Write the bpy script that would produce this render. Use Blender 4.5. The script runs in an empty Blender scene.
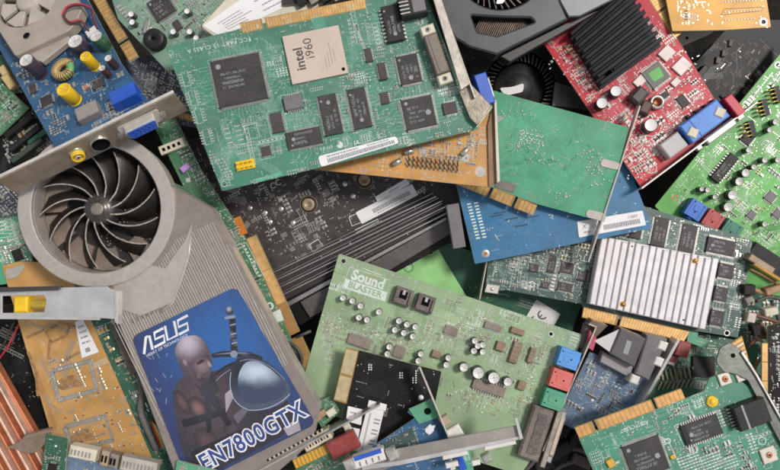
import bpy, bmesh, math, random
from mathutils import Vector as V, Matrix
from mathutils.geometry import tessellate_polygon
S = 0.0007            # one unit of the plan below is 0.7 mm
HC = 700.0            # lens height over the datum, in plan units
CX, CY = 390.0, 235.0
CAM = V((0, 0, HC))
rnd = random.Random(7)
scene = bpy.context.scene
COL = scene.collection
R = math.radians
H90 = math.pi/2

# ------------------------------------------------------------------ materials
def lin(h):
    h = h.lstrip('#')
    c = [int(h[i:i+2], 16)/255 for i in (0, 2, 4)]
    return [x/12.92 if x <= .04045 else ((x+.055)/1.055)**2.4 for x in c]
MATS = {}
def mat(name, col='#888888', rough=.5, metal=0., var=.18, vs=25., dust=.0, bump=0., coat=0., k=.85, dcol='#b9ac9c', spec=.5, sub=0.):
    if name in MATS: return MATS[name]
    m = bpy.data.materials.new(name); m.use_nodes = True
    nt = m.node_tree; N = nt.nodes; Lk = nt.links
    b = N['Principled BSDF']
    c = [x*k for x in lin(col)]
    b.inputs['Roughness'].default_value = rough
    b.inputs['Metallic'].default_value = metal
    b.inputs['Specular IOR Level'].default_value = spec
    b.inputs['Coat Weight'].default_value = coat
    b.inputs['Coat Roughness'].default_value = .25
    tc = N.new('ShaderNodeTexCoord'); oi = N.new('ShaderNodeObjectInfo')
    ad = N.new('ShaderNodeVectorMath'); ad.operation = 'ADD'
    Lk.new(tc.outputs['Object'], ad.inputs[0]); Lk.new(oi.outputs['Random'], ad.inputs[1])
    n1 = N.new('ShaderNodeTexNoise'); n1.inputs['Scale'].default_value = 1/(vs*S); n1.inputs['Detail'].default_value = 5
    Lk.new(ad.outputs[0], n1.inputs['Vector'])
    mr = N.new('ShaderNodeMapRange'); mr.inputs[1].default_value = .3; mr.inputs[2].default_value = .7
    mr.inputs[3].default_value = 1-var; mr.inputs[4].default_value = 1+var
    Lk.new(n1.outputs['Fac'], mr.inputs[0])
    mx = N.new('ShaderNodeVectorMath'); mx.operation = 'SCALE'; mx.inputs[0].default_value = c
    Lk.new(mr.outputs[0], mx.inputs['Scale'])
    out = mx.outputs[0]
    if dust > 0:
        n2 = N.new('ShaderNodeTexNoise'); n2.inputs['Scale'].default_value = 1/(2.2*S); n2.inputs['Detail'].default_value = 6; n2.inputs['Roughness'].default_value = .7
        n3 = N.new('ShaderNodeTexNoise'); n3.inputs['Scale'].default_value = 1/(30*S); n3.inputs['Detail'].default_value = 4
        for n in (n2, n3): Lk.new(ad.outputs[0], n.inputs['Vector'])
        mu = N.new('ShaderNodeMath'); mu.operation = 'MULTIPLY'
        r2 = N.new('ShaderNodeMapRange'); r2.inputs[1].default_value = .42; r2.inputs[2].default_value = .75; r2.inputs[3].default_value = .15
        r3 = N.new('ShaderNodeMapRange'); r3.inputs[1].default_value = .3; r3.inputs[2].default_value = .75; r3.inputs[3].default_value = .25*dust; r3.inputs[4].default_value = dust*1.6
        Lk.new(n2.outputs['Fac'], r2.inputs[0]); Lk.new(n3.outputs['Fac'], r3.inputs[0])
        Lk.new(r2.outputs[0], mu.inputs[0]); Lk.new(r3.outputs[0], mu.inputs[1])
        mc = N.new('ShaderNodeMix'); mc.data_type = 'RGBA'
        Lk.new(mu.outputs[0], mc.inputs[0]); Lk.new(out, mc.inputs[6]); mc.inputs[7].default_value = (*[x*.8 for x in lin(dcol)], 1)
        out = mc.outputs[2]
        ra = N.new('ShaderNodeMapRange'); ra.inputs[3].default_value = rough; ra.inputs[4].default_value = min(1, rough+.5)
        Lk.new(mu.outputs[0], ra.inputs[0]); Lk.new(ra.outputs[0], b.inputs['Roughness'])
        if metal > 0:
            rm = N.new('ShaderNodeMapRange'); rm.inputs[3].default_value = metal; rm.inputs[4].default_value = 0
            Lk.new(mu.outputs[0], rm.inputs[0]); Lk.new(rm.outputs[0], b.inputs['Metallic'])
    Lk.new(out, b.inputs['Base Color'])
    if bump > 0:
        n4 = N.new('ShaderNodeTexNoise'); n4.inputs['Scale'].default_value = 1/(4*S); n4.inputs['Detail'].default_value = 6
        Lk.new(ad.outputs[0], n4.inputs['Vector'])
        bp = N.new('ShaderNodeBump'); bp.inputs['Strength'].default_value = bump; bp.inputs['Distance'].default_value = S
        Lk.new(n4.outputs['Fac'], bp.inputs['Height']); Lk.new(bp.outputs[0], b.inputs['Normal'])
    MATS[name] = m
    return m
def radial(name, cen, rad, rot, inner, outer, rough=.35, pw=1.0):
    """printed ink that runs from one colour to another round a point (local plan units)"""
    m = bpy.data.materials.new(name); m.use_nodes = True
    nt = m.node_tree; N = nt.nodes; Lk = nt.links; b = N['Principled BSDF']; b.inputs['Roughness'].default_value = rough
    tc = N.new('ShaderNodeTexCoord'); mp = N.new('ShaderNodeMapping'); mp.vector_type = 'TEXTURE'
    mp.inputs['Location'].default_value = (cen[0]*S, cen[1]*S, 0); mp.inputs['Rotation'].default_value = (0, 0, rot)
    mp.inputs['Scale'].default_value = (rad[0]*S, rad[1]*S, 1e3)
    Lk.new(tc.outputs['Object'], mp.inputs['Vector'])
    ln = N.new('ShaderNodeVectorMath'); ln.operation = 'LENGTH'; Lk.new(mp.outputs[0], ln.inputs[0])
    nz = N.new('ShaderNodeTexNoise'); nz.inputs['Scale'].default_value = 1/(9*S); nz.inputs['Detail'].default_value = 4; Lk.new(tc.outputs['Object'], nz.inputs['Vector'])
    a = N.new('ShaderNodeMath'); a.operation = 'MULTIPLY_ADD'; a.inputs[1].default_value = .35; Lk.new(nz.outputs['Fac'], a.inputs[0]); Lk.new(ln.outputs['Value'], a.inputs[2])
    mr = N.new('ShaderNodeMapRange'); mr.inputs[1].default_value = .15; mr.inputs[2].default_value = 1.2; mr.interpolation_type = 'SMOOTHSTEP'
    Lk.new(a.outputs[0], mr.inputs[0])
    mc = N.new('ShaderNodeMix'); mc.data_type = 'RGBA'; Lk.new(mr.outputs[0], mc.inputs[0])
    mc.inputs[6].default_value = (*[x*.85 for x in lin(inner)], 1); mc.inputs[7].default_value = (*[x*.85 for x in lin(outer)], 1)
    # dust specks
    n2 = N.new('ShaderNodeTexNoise'); n2.inputs['Scale'].default_value = 1/(1.6*S); n2.inputs['Detail'].default_value = 3; Lk.new(tc.outputs['Object'], n2.inputs['Vector'])
    r2 = N.new('ShaderNodeMapRange'); r2.inputs[1].default_value = .64; r2.inputs[2].default_value = .82; r2.inputs[3].default_value = .03; r2.inputs[4].default_value = .6
    Lk.new(n2.outputs['Fac'], r2.inputs[0])
    md = N.new('ShaderNodeMix'); md.data_type = 'RGBA'; Lk.new(r2.outputs[0], md.inputs[0]); Lk.new(mc.outputs[2], md.inputs[6])
    md.inputs[7].default_value = (*[x*.8 for x in lin('#b9b4b0')], 1)
    Lk.new(md.outputs[2], b.inputs['Base Color'])
    return m
DU = .30
silver = mat('tinned_steel', '#cfcac3', .3, .8, .28, 9, dust=.2, bump=.12)
dullsteel = mat('dull_steel', '#aaa092', .36, .75, .32, 9, dust=.25, bump=.15)
alu = mat('aluminium', '#dcd6d7', .5, .2, .1, 9, dust=.16, bump=.06)
tin = mat('solder', '#d6d3cb', .3, .65, .2, 4)
gold = mat('gold_contact', '#deb070', .34, .6, .2, 5, dust=.16, bump=.05)
goldp = mat('gold_contact_pale', '#c9b68c', .42, .35, .15, 6, dust=.25)
brass = mat('brass', '#c79a55', .35, .8, .2, 8)
blackp = mat('black_plastic', '#191718', .45, 0, .25, 8, dust=.07, spec=.28)
chipm = mat('chip_epoxy', '#363335', .55, 0, .18, 9, dust=.12, spec=.3)
chipb = mat('chip_epoxy_brown', '#42393c', .55, 0, .18, 9, dust=.14, spec=.3)
mark = mat('laser_mark', '#9a9798', .6, 0, .1, 5)
silk = mat('silkscreen_ink', '#d5e0d4', .6, 0, .15, 5)
white = mat('white_paper', '#efecec', .6, 0, .04, 12, dust=.08)
ink = mat('black_ink', '#4a484a', .6, 0, .1, 5)
fr4 = mat('fibreglass_edge', '#a8ad86', .7, 0, .2, 6)
cream = mat('cream_plastic', '#d9d0bb', .5, 0, .12, 8, dust=.2)
whitep = mat('white_plastic', '#e2ddd6', .45, 0, .08, 8, dust=.15)
yellow = mat('yellow_plastic', '#f0c31c', .4, 0, .1, 8, dust=.08)
red = mat('red_plastic', '#8f2f2c', .45, 0, .15, 8, dust=.15)
redw = mat('red_wire', '#c23a46', .45, 0, .1, 6)
blackw = mat('black_wire', '#3a3739', .5, 0, .1, 6, dust=.2)
bluep = mat('blue_plastic', '#1e57bd', .4, 0, .12, 10, dust=.06)
greyp = mat('grey_plastic', '#6e6a6c', .5, 0, .12, 10, dust=.2)
sleeveb = mat('black_sleeve', '#37313a', .35, 0, .2, 6, dust=.1)
sleevep = mat('purple_sleeve', '#3f3445', .3, 0, .2, 6, dust=.12)
sleeveg = mat('green_sleeve', '#2f6145', .3, 0, .2, 6, dust=.1)
sleevebr = mat('brown_sleeve', '#4a2e31', .3, 0, .2, 6, dust=.1)
sleevey = mat('yellow_sleeve', '#f2c414', .35, 0, .1, 6, dust=.05)
captop = mat('capacitor_top', '#dedbd5', .4, .1, .18, 5, dust=.22)
smdblack = mat('resistor_black', '#35322f', .5, 0, .2, 3)
smdtan = mat('ceramic_tan', '#a58b6c', .5, 0, .2, 3)
smdgrey = mat('ceramic_grey', '#8b857c', .5, 0, .2, 3)
smdyel = mat('tantalum_yellow', '#d6a332', .5, 0, .15, 3)
copper = mat('copper', '#a8673a', .4, .6, .25, 6, dust=.15)
hole = mat('dark_hole', '#0b0b0c', .8, 0, 0, 5, spec=.1)
PCB = {}
def pcb(name, base, lum=1.28, dust=DU, tint=None, rough=.42, spec=.45):
    """solder mask plus the same mask over copper pour and over traces"""
    b = lin(base)
    def hx(f, add=0):
        o = ''
        for x in b:
            x = min(1, x*f+add)
            y = x*12.92 if x <= .0031308 else 1.055*x**(1/2.4)-.055
            o += '%02x' % int(max(0, min(255, y*255)))
        return '#'+o
    P = dict(mask=mat('solder_mask_'+name, base, rough, 0, .2, 26, dust=dust, dcol='#aeaa9c', bump=.03, spec=spec),
             pour=mat('copper_pour_'+name, hx(lum, .004), rough, 0, .16, 20, dust=dust, dcol='#aeb0a4', spec=spec),
             trace=mat('trace_'+name, tint or hx(lum*1.25, .02), rough, 0, .1, 10, dust=dust*.6))
    PCB[name] = P
    return P
GREEN_B = pcb('sea_green', '#3f7f68', 1.25, tint='#82b09c', dust=.24)
GREEN_H = pcb('bare_green', '#48a079', 1.14, dust=.38)
GREEN_T = pcb('pale_green', '#8ba97c', 1.16, dust=.62)
GREEN_M = pcb('leaf_green', '#57ab48', 1.2, dust=.16, tint='#8fca7d')
GREEN_W = pcb('deep_green', '#2f8064', 1.18, dust=.26)
GREEN_J = pcb('grey_green', '#33504a', 1.35, dust=.2, tint='#86a095')
GREEN_D = pcb('dark_green', '#1f5a41', 1.25, dust=.2)
GREEN_C = pcb('sage_green', '#6f927c', 1.2, dust=.35)
GREEN_S = pcb('mid_green', '#3c7350', 1.2, dust=.22)
GREEN_U = pcb('lime_green', '#97d485', 1.1, dust=.08)
BLUE_A = pcb('navy_blue', '#1a5079', 1.3, dust=.2)
BLUE_I = pcb('plain_blue', '#1a6d9a', .86, dust=.22)
BLUE_L = pcb('slate_blue', '#56708f', 1.25, dust=.35)
NAVY = pcb('ink_blue', '#3a4258', 1.4, dust=.3)
BLACK = pcb('black', '#191718', 1.5, dust=.06, spec=.15)
BROWN = pcb('brown_black', '#3c3435', 1.25, dust=.16, spec=.25)
RED = pcb('red', '#c0162c', 1.2, dust=.10, tint='#d8707a')
ORANGE_F = pcb('amber', '#cb9246', 1.1, dust=.28)
ORANGE_R = pcb('orange', '#c6934e', 1.1, dust=.36, tint='#9b8d7c')
YELLOW_L = pcb('yellow', '#dd9a08', 1.08, dust=.03)

# ------------------------------------------------------------------ geometry helpers
def ray(px, py): return V((px-CX, CY-py, -HC))
def at(px, py, z):
    k = (HC-z)/HC
    return V(((px-CX)*k, (CY-py)*k, z))
def area2(p): return sum(p[i][0]*p[(i+1) % len(p)][1]-p[(i+1) % len(p)][0]*p[i][1] for i in range(len(p)))
def ccw(p): return list(p) if area2(p) > 0 else list(reversed(p))
def inside(pt, poly):
    x, y = pt; r = False; j = len(poly)-1
    for i in range(len(poly)):
        xi, yi = poly[i]; xj, yj = poly[j]
        if (yi > y) != (yj > y) and x < (xj-xi)*(y-yi)/(yj-yi)+xi: r = not r
        j = i
    return r
def inset(poly, d):
    n = len(poly); out = []
    for i in range(n):
        a = V(poly[i-1]); b = V(poly[i]); c = V(poly[(i+1) % n])
        e1 = (b-a).normalized(); e2 = (c-b).normalized()
        n1 = V((-e1.y, e1.x)); n2 = V((-e2.y, e2.x))
        m = n1+n2
        if m.length < 1e-6: m = n1
        m.normalize(); f = max(.35, m.dot(n1))
        out.append(tuple(b+m*(d/f)))
    return out
def rect(cx, cy, w, h, rot=0):
    c, s = math.cos(rot), math.sin(rot)
    return [(cx+x*c-y*s, cy+x*s+y*c) for x, y in ((-w/2, -h/2), (w/2, -h/2), (w/2, h/2), (-w/2, h/2))]
def roundpoly(poly, r, n=4):
    poly = ccw(poly); out = []
    for i in range(len(poly)):
        a = V(poly[i-1]); b = V(poly[i]); c = V(poly[(i+1) % len(poly)])
        u = (a-b); w = (c-b); rr = min(r, u.length*.45, w.length*.45)
        p0 = b+u.normalized()*rr; p1 = b+w.normalized()*rr
        for k in range(n+1):
            t = k/n
            out.append(tuple(p0*(1-t)**2+b*2*t*(1-t)+p1*t*t))
    return out
def circ(cx, cy, r, n=20, a0=0, ry=None):
    ry = ry or r
    return [(cx+r*math.cos(a0+2*math.pi*i/n), cy+ry*math.sin(a0+2*math.pi*i/n)) for i in range(n)]

class MB:
    def __init__(s): s.bm = bmesh.new(); s.mats = []
    def mi(s, m):
        if m not in s.mats: s.mats.append(m)
        return s.mats.index(m)
    def vs(s, pts): return [s.bm.verts.new((p[0]*S, p[1]*S, p[2]*S)) for p in pts]
    def f(s, vv, m, smooth=False):
        try: fc = s.bm.faces.new(vv)
        except ValueError: return
        fc.material_index = s.mi(m); fc.smooth = smooth
    def flat(s, poly, z, m):
        poly = ccw(poly)
        v = s.vs([(x, y, z) for x, y in poly])
        if len(poly) <= 4: s.f(v, m); return
        for t in tessellate_polygon([[V((x, y, 0)) for x, y in poly]]):
            q = [poly[i] for i in t]
            vv = [v[i] for i in t]
            if area2(q) < 0: vv.reverse()
            s.f(vv, m)
    def prism(s, poly, z0, z1, m, side=None, ch=0, holes=(), bottom=True):
        side = side or m
        poly = ccw(poly); loops = [poly]+[list(reversed(ccw(h))) for h in holes]
        zt = z1-ch
        tops = []
        for lp in loops:
            n = len(lp)
            b = s.vs([(x, y, z0) for x, y in lp]); t = s.vs([(x, y, zt) for x, y in lp])
            for i in range(n): s.f([b[i], b[(i+1) % n], t[(i+1) % n], t[i]], side)
            if ch:
                ip = inset(lp, ch); t2 = s.vs([(x, y, z1) for x, y in ip])
                for i in range(n): s.f([t[i], t[(i+1) % n], t2[(i+1) % n], t2[i]], m)
                tops.append((ip, t2, b))
            else: tops.append((lp, t, b))
        flat = [p for lp, _, _ in tops for p in lp]; vt = [v for _, t, _ in tops for v in t]; vb = [v for _, _, b in tops for v in b]
        for t in tessellate_polygon([[V((x, y, 0)) for x, y in lp] for lp, _, _ in tops]):
            q = [flat[i] for i in t]; o = list(t)
            if area2(q) < 0: o.reverse()
            s.f([vt[i] for i in o], m)
            if bottom: s.f([vb[i] for i in reversed(o)], side)
    def box(s, cx, cy, w, h, z0, z1, m, rot=0, ch=0, side=None): s.prism(rect(cx, cy, w, h, rot), z0, z1, m, side, ch)
    def lathe(s, cx, cy, prof, n=18, smooth=True):
        """prof: (r, z, material of the band that ends here)"""
        rings = []
        for r, z, m in prof:
            if r < 1e-4: rings.append(s.vs([(cx, cy, z)]))
            else: rings.append(s.vs([(cx+r*math.cos(2*math.pi*i/n), cy+r*math.sin(2*math.pi*i/n), z) for i in range(n)]))
        for k in range(1, len(rings)):
            a, b = rings[k-1], rings[k]; m = prof[k][2]
            for i in range(n):
                j = (i+1) % n
                if len(b) == 1: s.f([a[i], a[j], b[0]], m, smooth)
                elif len(a) == 1: s.f([a[0], b[j], b[i]], m, smooth)
                else: s.f([a[i], a[j], b[j], b[i]], m, smooth)
    def tube(s, pts, r, m, n=8):
        pts = [V(p) for p in pts]; rings = []
        for i, p in enumerate(pts):
            d = (pts[min(i+1, len(pts)-1)]-pts[max(i-1, 0)]).normalized()
            u = d.cross(V((0, 0, 1)))
            if u.length < .1: u = d.cross(V((1, 0, 0)))
            u.normalize(); w = u.cross(d)
            rings.append(s.vs([p+(u*math.cos(2*math.pi*k/n)+w*math.sin(2*math.pi*k/n))*r for k in range(n)]))
        for a, b in zip(rings, rings[1:]):
            for k in range(n): s.f([a[k], b[k], b[(k+1) % n], a[(k+1) % n]], m, True)
        s.f(list(rings[0]), m); s.f(list(reversed(rings[-1])), m)
    def ribbon(s, pts, w, z, m):
        pts = [V((p[0], p[1])) for p in pts]; L = []
        for i, p in enumerate(pts):
            d = (pts[min(i+1, len(pts)-1)]-pts[max(i-1, 0)])
            if d.length < 1e-6: return
            d.normalize(); nn = V((-d.y, d.x))*(w/2); L.append((p-nn, p+nn))
        vv = [(s.vs([(a.x, a.y, z)])[0], s.vs([(b.x, b.y, z)])[0]) for a, b in L]
        for (a, b), (c, d) in zip(vv, vv[1:]): s.f([a, c, d, b], m)
    def ring(s, cx, cy, r0, r1, z, m, n=24):
        a = s.vs([(x, y, z) for x, y in circ(cx, cy, r0, n)]); b = s.vs([(x, y, z) for x, y in circ(cx, cy, r1, n)])
        for i in range(n): s.f([a[i], b[i], b[(i+1) % n], a[(i+1) % n]], m)
    def text(s, txt, x, y, size, rot, z, m, ax=1., bold=0., italic=0., space=1.):
        cu = bpy.data.curves.new('lettering', 'FONT'); cu.body = txt; cu.align_x = 'CENTER'; cu.align_y = 'CENTER'
        cu.size = 1; cu.offset = bold; cu.shear = italic; cu.resolution_u = 3; cu.space_character = space
        o = bpy.data.objects.new('lettering', cu); COL.objects.link(o)
        dg = bpy.context.evaluated_depsgraph_get(); me = bpy.data.meshes.new_from_object(o.evaluated_get(dg))
        c, sn = math.cos(rot), math.sin(rot)
        vv = s.vs([(x+(v.co.x*ax*size)*c-(v.co.y*size)*sn, y+(v.co.x*ax*size)*sn+(v.co.y*size)*c, z) for v in me.vertices])
        for p in me.polygons:
            ids = list(p.vertices)
            if p.normal.z < 0: ids.reverse()
            s.f([vv[i] for i in ids], m)
        bpy.data.objects.remove(o); bpy.data.curves.remove(cu); bpy.data.meshes.remove(me)
    def mesh(s, name):
        me = bpy.data.meshes.new(name); s.bm.to_mesh(me); s.bm.free()
        for m in s.mats: me.materials.append(m)
        return me

def link(name, me, parent=None, loc=(0, 0, 0), rot=0, label=None):
    o = bpy.data.objects.new(name, me); COL.objects.link(o)
    if parent: o.parent = parent
    o.location = (loc[0]*S, loc[1]*S, loc[2]*S); o.rotation_euler = (0, 0, rot)
    if label: o['label'] = label
    return o

# ------------------------------------------------------------------ component meshes (cached, shared)
CACHE = {}
def cached(key, fn):
    if key not in CACHE: CACHE[key] = fn()
    return CACHE[key]
def chip_meshes(w, h, sides, t, body, marks, lead=1.6, pitch=1.7, seed=0):
    def fn():
        b = MB(); b.box(0, 0, w, h, .5, t, body, 0, min(.5, t*.2))
        r = random.Random(int(w*97+h*31+seed*7))
        if marks:
            b.flat(circ(-w*.36, h*.36 if h > w*.6 else -h*.3, min(w, h)*.05+.2, 10), t+.06, mark)
            if w >= h*.9: al, sp, a = w, h, 0
            else: al, sp, a = h, w, math.pi/2
            ca, sa = math.cos(a), math.sin(a)
            def put_(x, y, w_, h_): b.flat(rect(x*ca-y*sa, x*sa+y*ca, w_, h_, a), t+.06, mark)
            def line_(x, y, hh, n):         # worn lettering too small to read
                for i in range(n):
                    if r.random() < .1: continue
                    cx_ = x+i*hh*.72
                    for sx_, sy_, ww, h2 in r.sample(((-.22, 0, .13, .9), (.22, 0, .13, .9), (0, .4, .5, .14), (0, 0, .5, .14), (0, -.4, .5, .14)), r.choice((2, 3, 3, 4))):
                        put_(cx_+sx_*hh, y+sy_*hh, ww*hh, h2*hh)
            nr = max(2, min(4, int(sp/4.5))); st = min(4.2, sp*.78/nr); hh = min(2.2, st*.62)
            x0 = -al*r.uniform(.22, .36); y0 = r.uniform(-.06, .06)*sp
            big_ = r.randrange(nr)
            for i in range(nr):
                y = y0+((nr-1)/2-i)*st; k = 1.35 if i == big_ else 1
                line_(x0+r.choice((0, 0, .06*al)), y, hh*k, max(2, int(al*r.uniform(.32, .62)/(hh*k*.72))))
            if al > 26 and r.random() < .7:
                q_ = circ(-al*.3 if x0 > -al*.3 else al*.3, y0, min(sp*.11, 2.6), 10); b.flat([(x*ca-y*sa, x*sa+y*ca) for x, y in q_], t+.05, mark)
        m1 = b.mesh('chip_body')
        m2 = None
        if sides:
            b = MB()
            def row(n, fx, rot):
                for i in range(n):
                    p = (i-(n-1)/2)*pitch
                    c, s = math.cos(rot), math.sin(rot)
                    for (u0, u1, z0, z1) in ((fx-.1, fx+lead*.5, t*.45, t*.6), (fx+lead*.5, fx+lead, .1, t*.6)):
                        um = (u0+u1)/2
                        b.box(um*c-p*s, um*s+p*c, u1-u0, pitch*.5, z0, z1 if u0 < fx else t*.42, tin, rot)
            nv = max(2, int((h-1.2)/pitch)); nh = max(2, int((w-1.2)/pitch))
            if 'x' in sides: row(nv, w/2, 0); row(nv, w/2, math.pi)
            if 'y' in sides: row(nh, h/2, math.pi/2); row(nh, h/2, -math.pi/2)
            m2 = b.mesh('lead_row')
        return m1, m2
    return cached(('chip', w, h, sides, t, body.name, marks, lead, pitch, seed), fn)
def cap_mesh(r, h, sl, tp):
    def fn():
        b = MB(); b.lathe(0, 0, [(r*1.02, 0, sl), (r*1.02, .9, sl), (r*.93, 1.3, sl), (r*.93, 1.8, sl), (r, 2.3, sl), (r, h-.7, sl), (r*.97, h-.2, sl), (r*.9, h, sl), (r*.87, h-.15, tp), (0, h-.1, tp)], 22)
        for a in (0, math.pi/2) if tp is not white else (): b.flat(rect(0, 0, r*1.35, .3, a), h-.05, greyp)
        return b.mesh('capacitor')
    return cached(('cap', r, h, sl.name, tp.name), fn)
def smd_mesh(l, w, t, body):
    def fn():
        b = MB(); b.box(0, 0, l*.56, w, .1, t*.96, body)
        for sx in (-1, 1): b.box(sx*l*.39, 0, l*.22, w*1.02, .05, t, tin, 0, .1)
        for sx in (-1, 1): b.flat(rect(sx*l*.56, 0, l*.26, w*1.15), .22, tin)
        return b.mesh('chip_component')
    return cached(('smd', l, w, t, body.name), fn)
def tant_mesh(w, h, t, body):
    def fn():
        b = MB(); b.box(0, 0, w, h, .2, t, body, 0, .35); b.flat(rect(-w*.36, 0, w*.14, h*.75), t+.05, mark)
        for sx in (-1, 1): b.box(sx*(w/2+.3), 0, .7, h*.5, .05, t*.5, tin)
        return b.mesh('tantalum')
    return cached(('tant', w, h, t, body.name), fn)
def header_mesh(nx, ny, p, pin, base, ph=7):
    def fn():
        b = MB(); b.box(0, 0, nx*p, ny*p, 0, 2.2, base, 0, .25)
        for i in range(nx):
            for j in range(ny): b.box((i-(nx-1)/2)*p, (j-(ny-1)/2)*p, p*.3, p*.3, 2.2, ph, pin, 0, .15)
        return b.mesh('pin_header')
    return cached(('hdr', nx, ny, p, pin.name, base.name, ph), fn)
def jack_mesh(w, d, h, m):
    """audio socket: body with ribs on top, barrel at the +x face"""
    def fn():
        b = MB(); b.box(0, 0, w, d, 0, h, m, 0, .6)
        b.box(-w*.1, 0, w*.3, d*.34, h, h+.5, m, 0, .15)
        for y in (-.32, .32): b.box(w*.05, y*d, w*.7, .9, h, h+.4, m, 0, .1)
        for x, y in ((-.38, -.3), (-.38, .3), (.12, 0)): b.flat(circ(x*w, y*d, .8, 10), h+.55 if x > 0 else h+.06, hole)
        pts = [(w/2+x, 0, h*.5) for x in (-.2, 2.4)]
        b.tube(pts, min(d, h)*.36, m, 14)
        b.tube([(w/2+2.3, 0, h*.5), (w/2+2.55, 0, h*.5)], min(d, h)*.2, hole, 12)
        return b.mesh('jack')
    return cached(('jack', w, d, h, m.name), fn)

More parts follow.
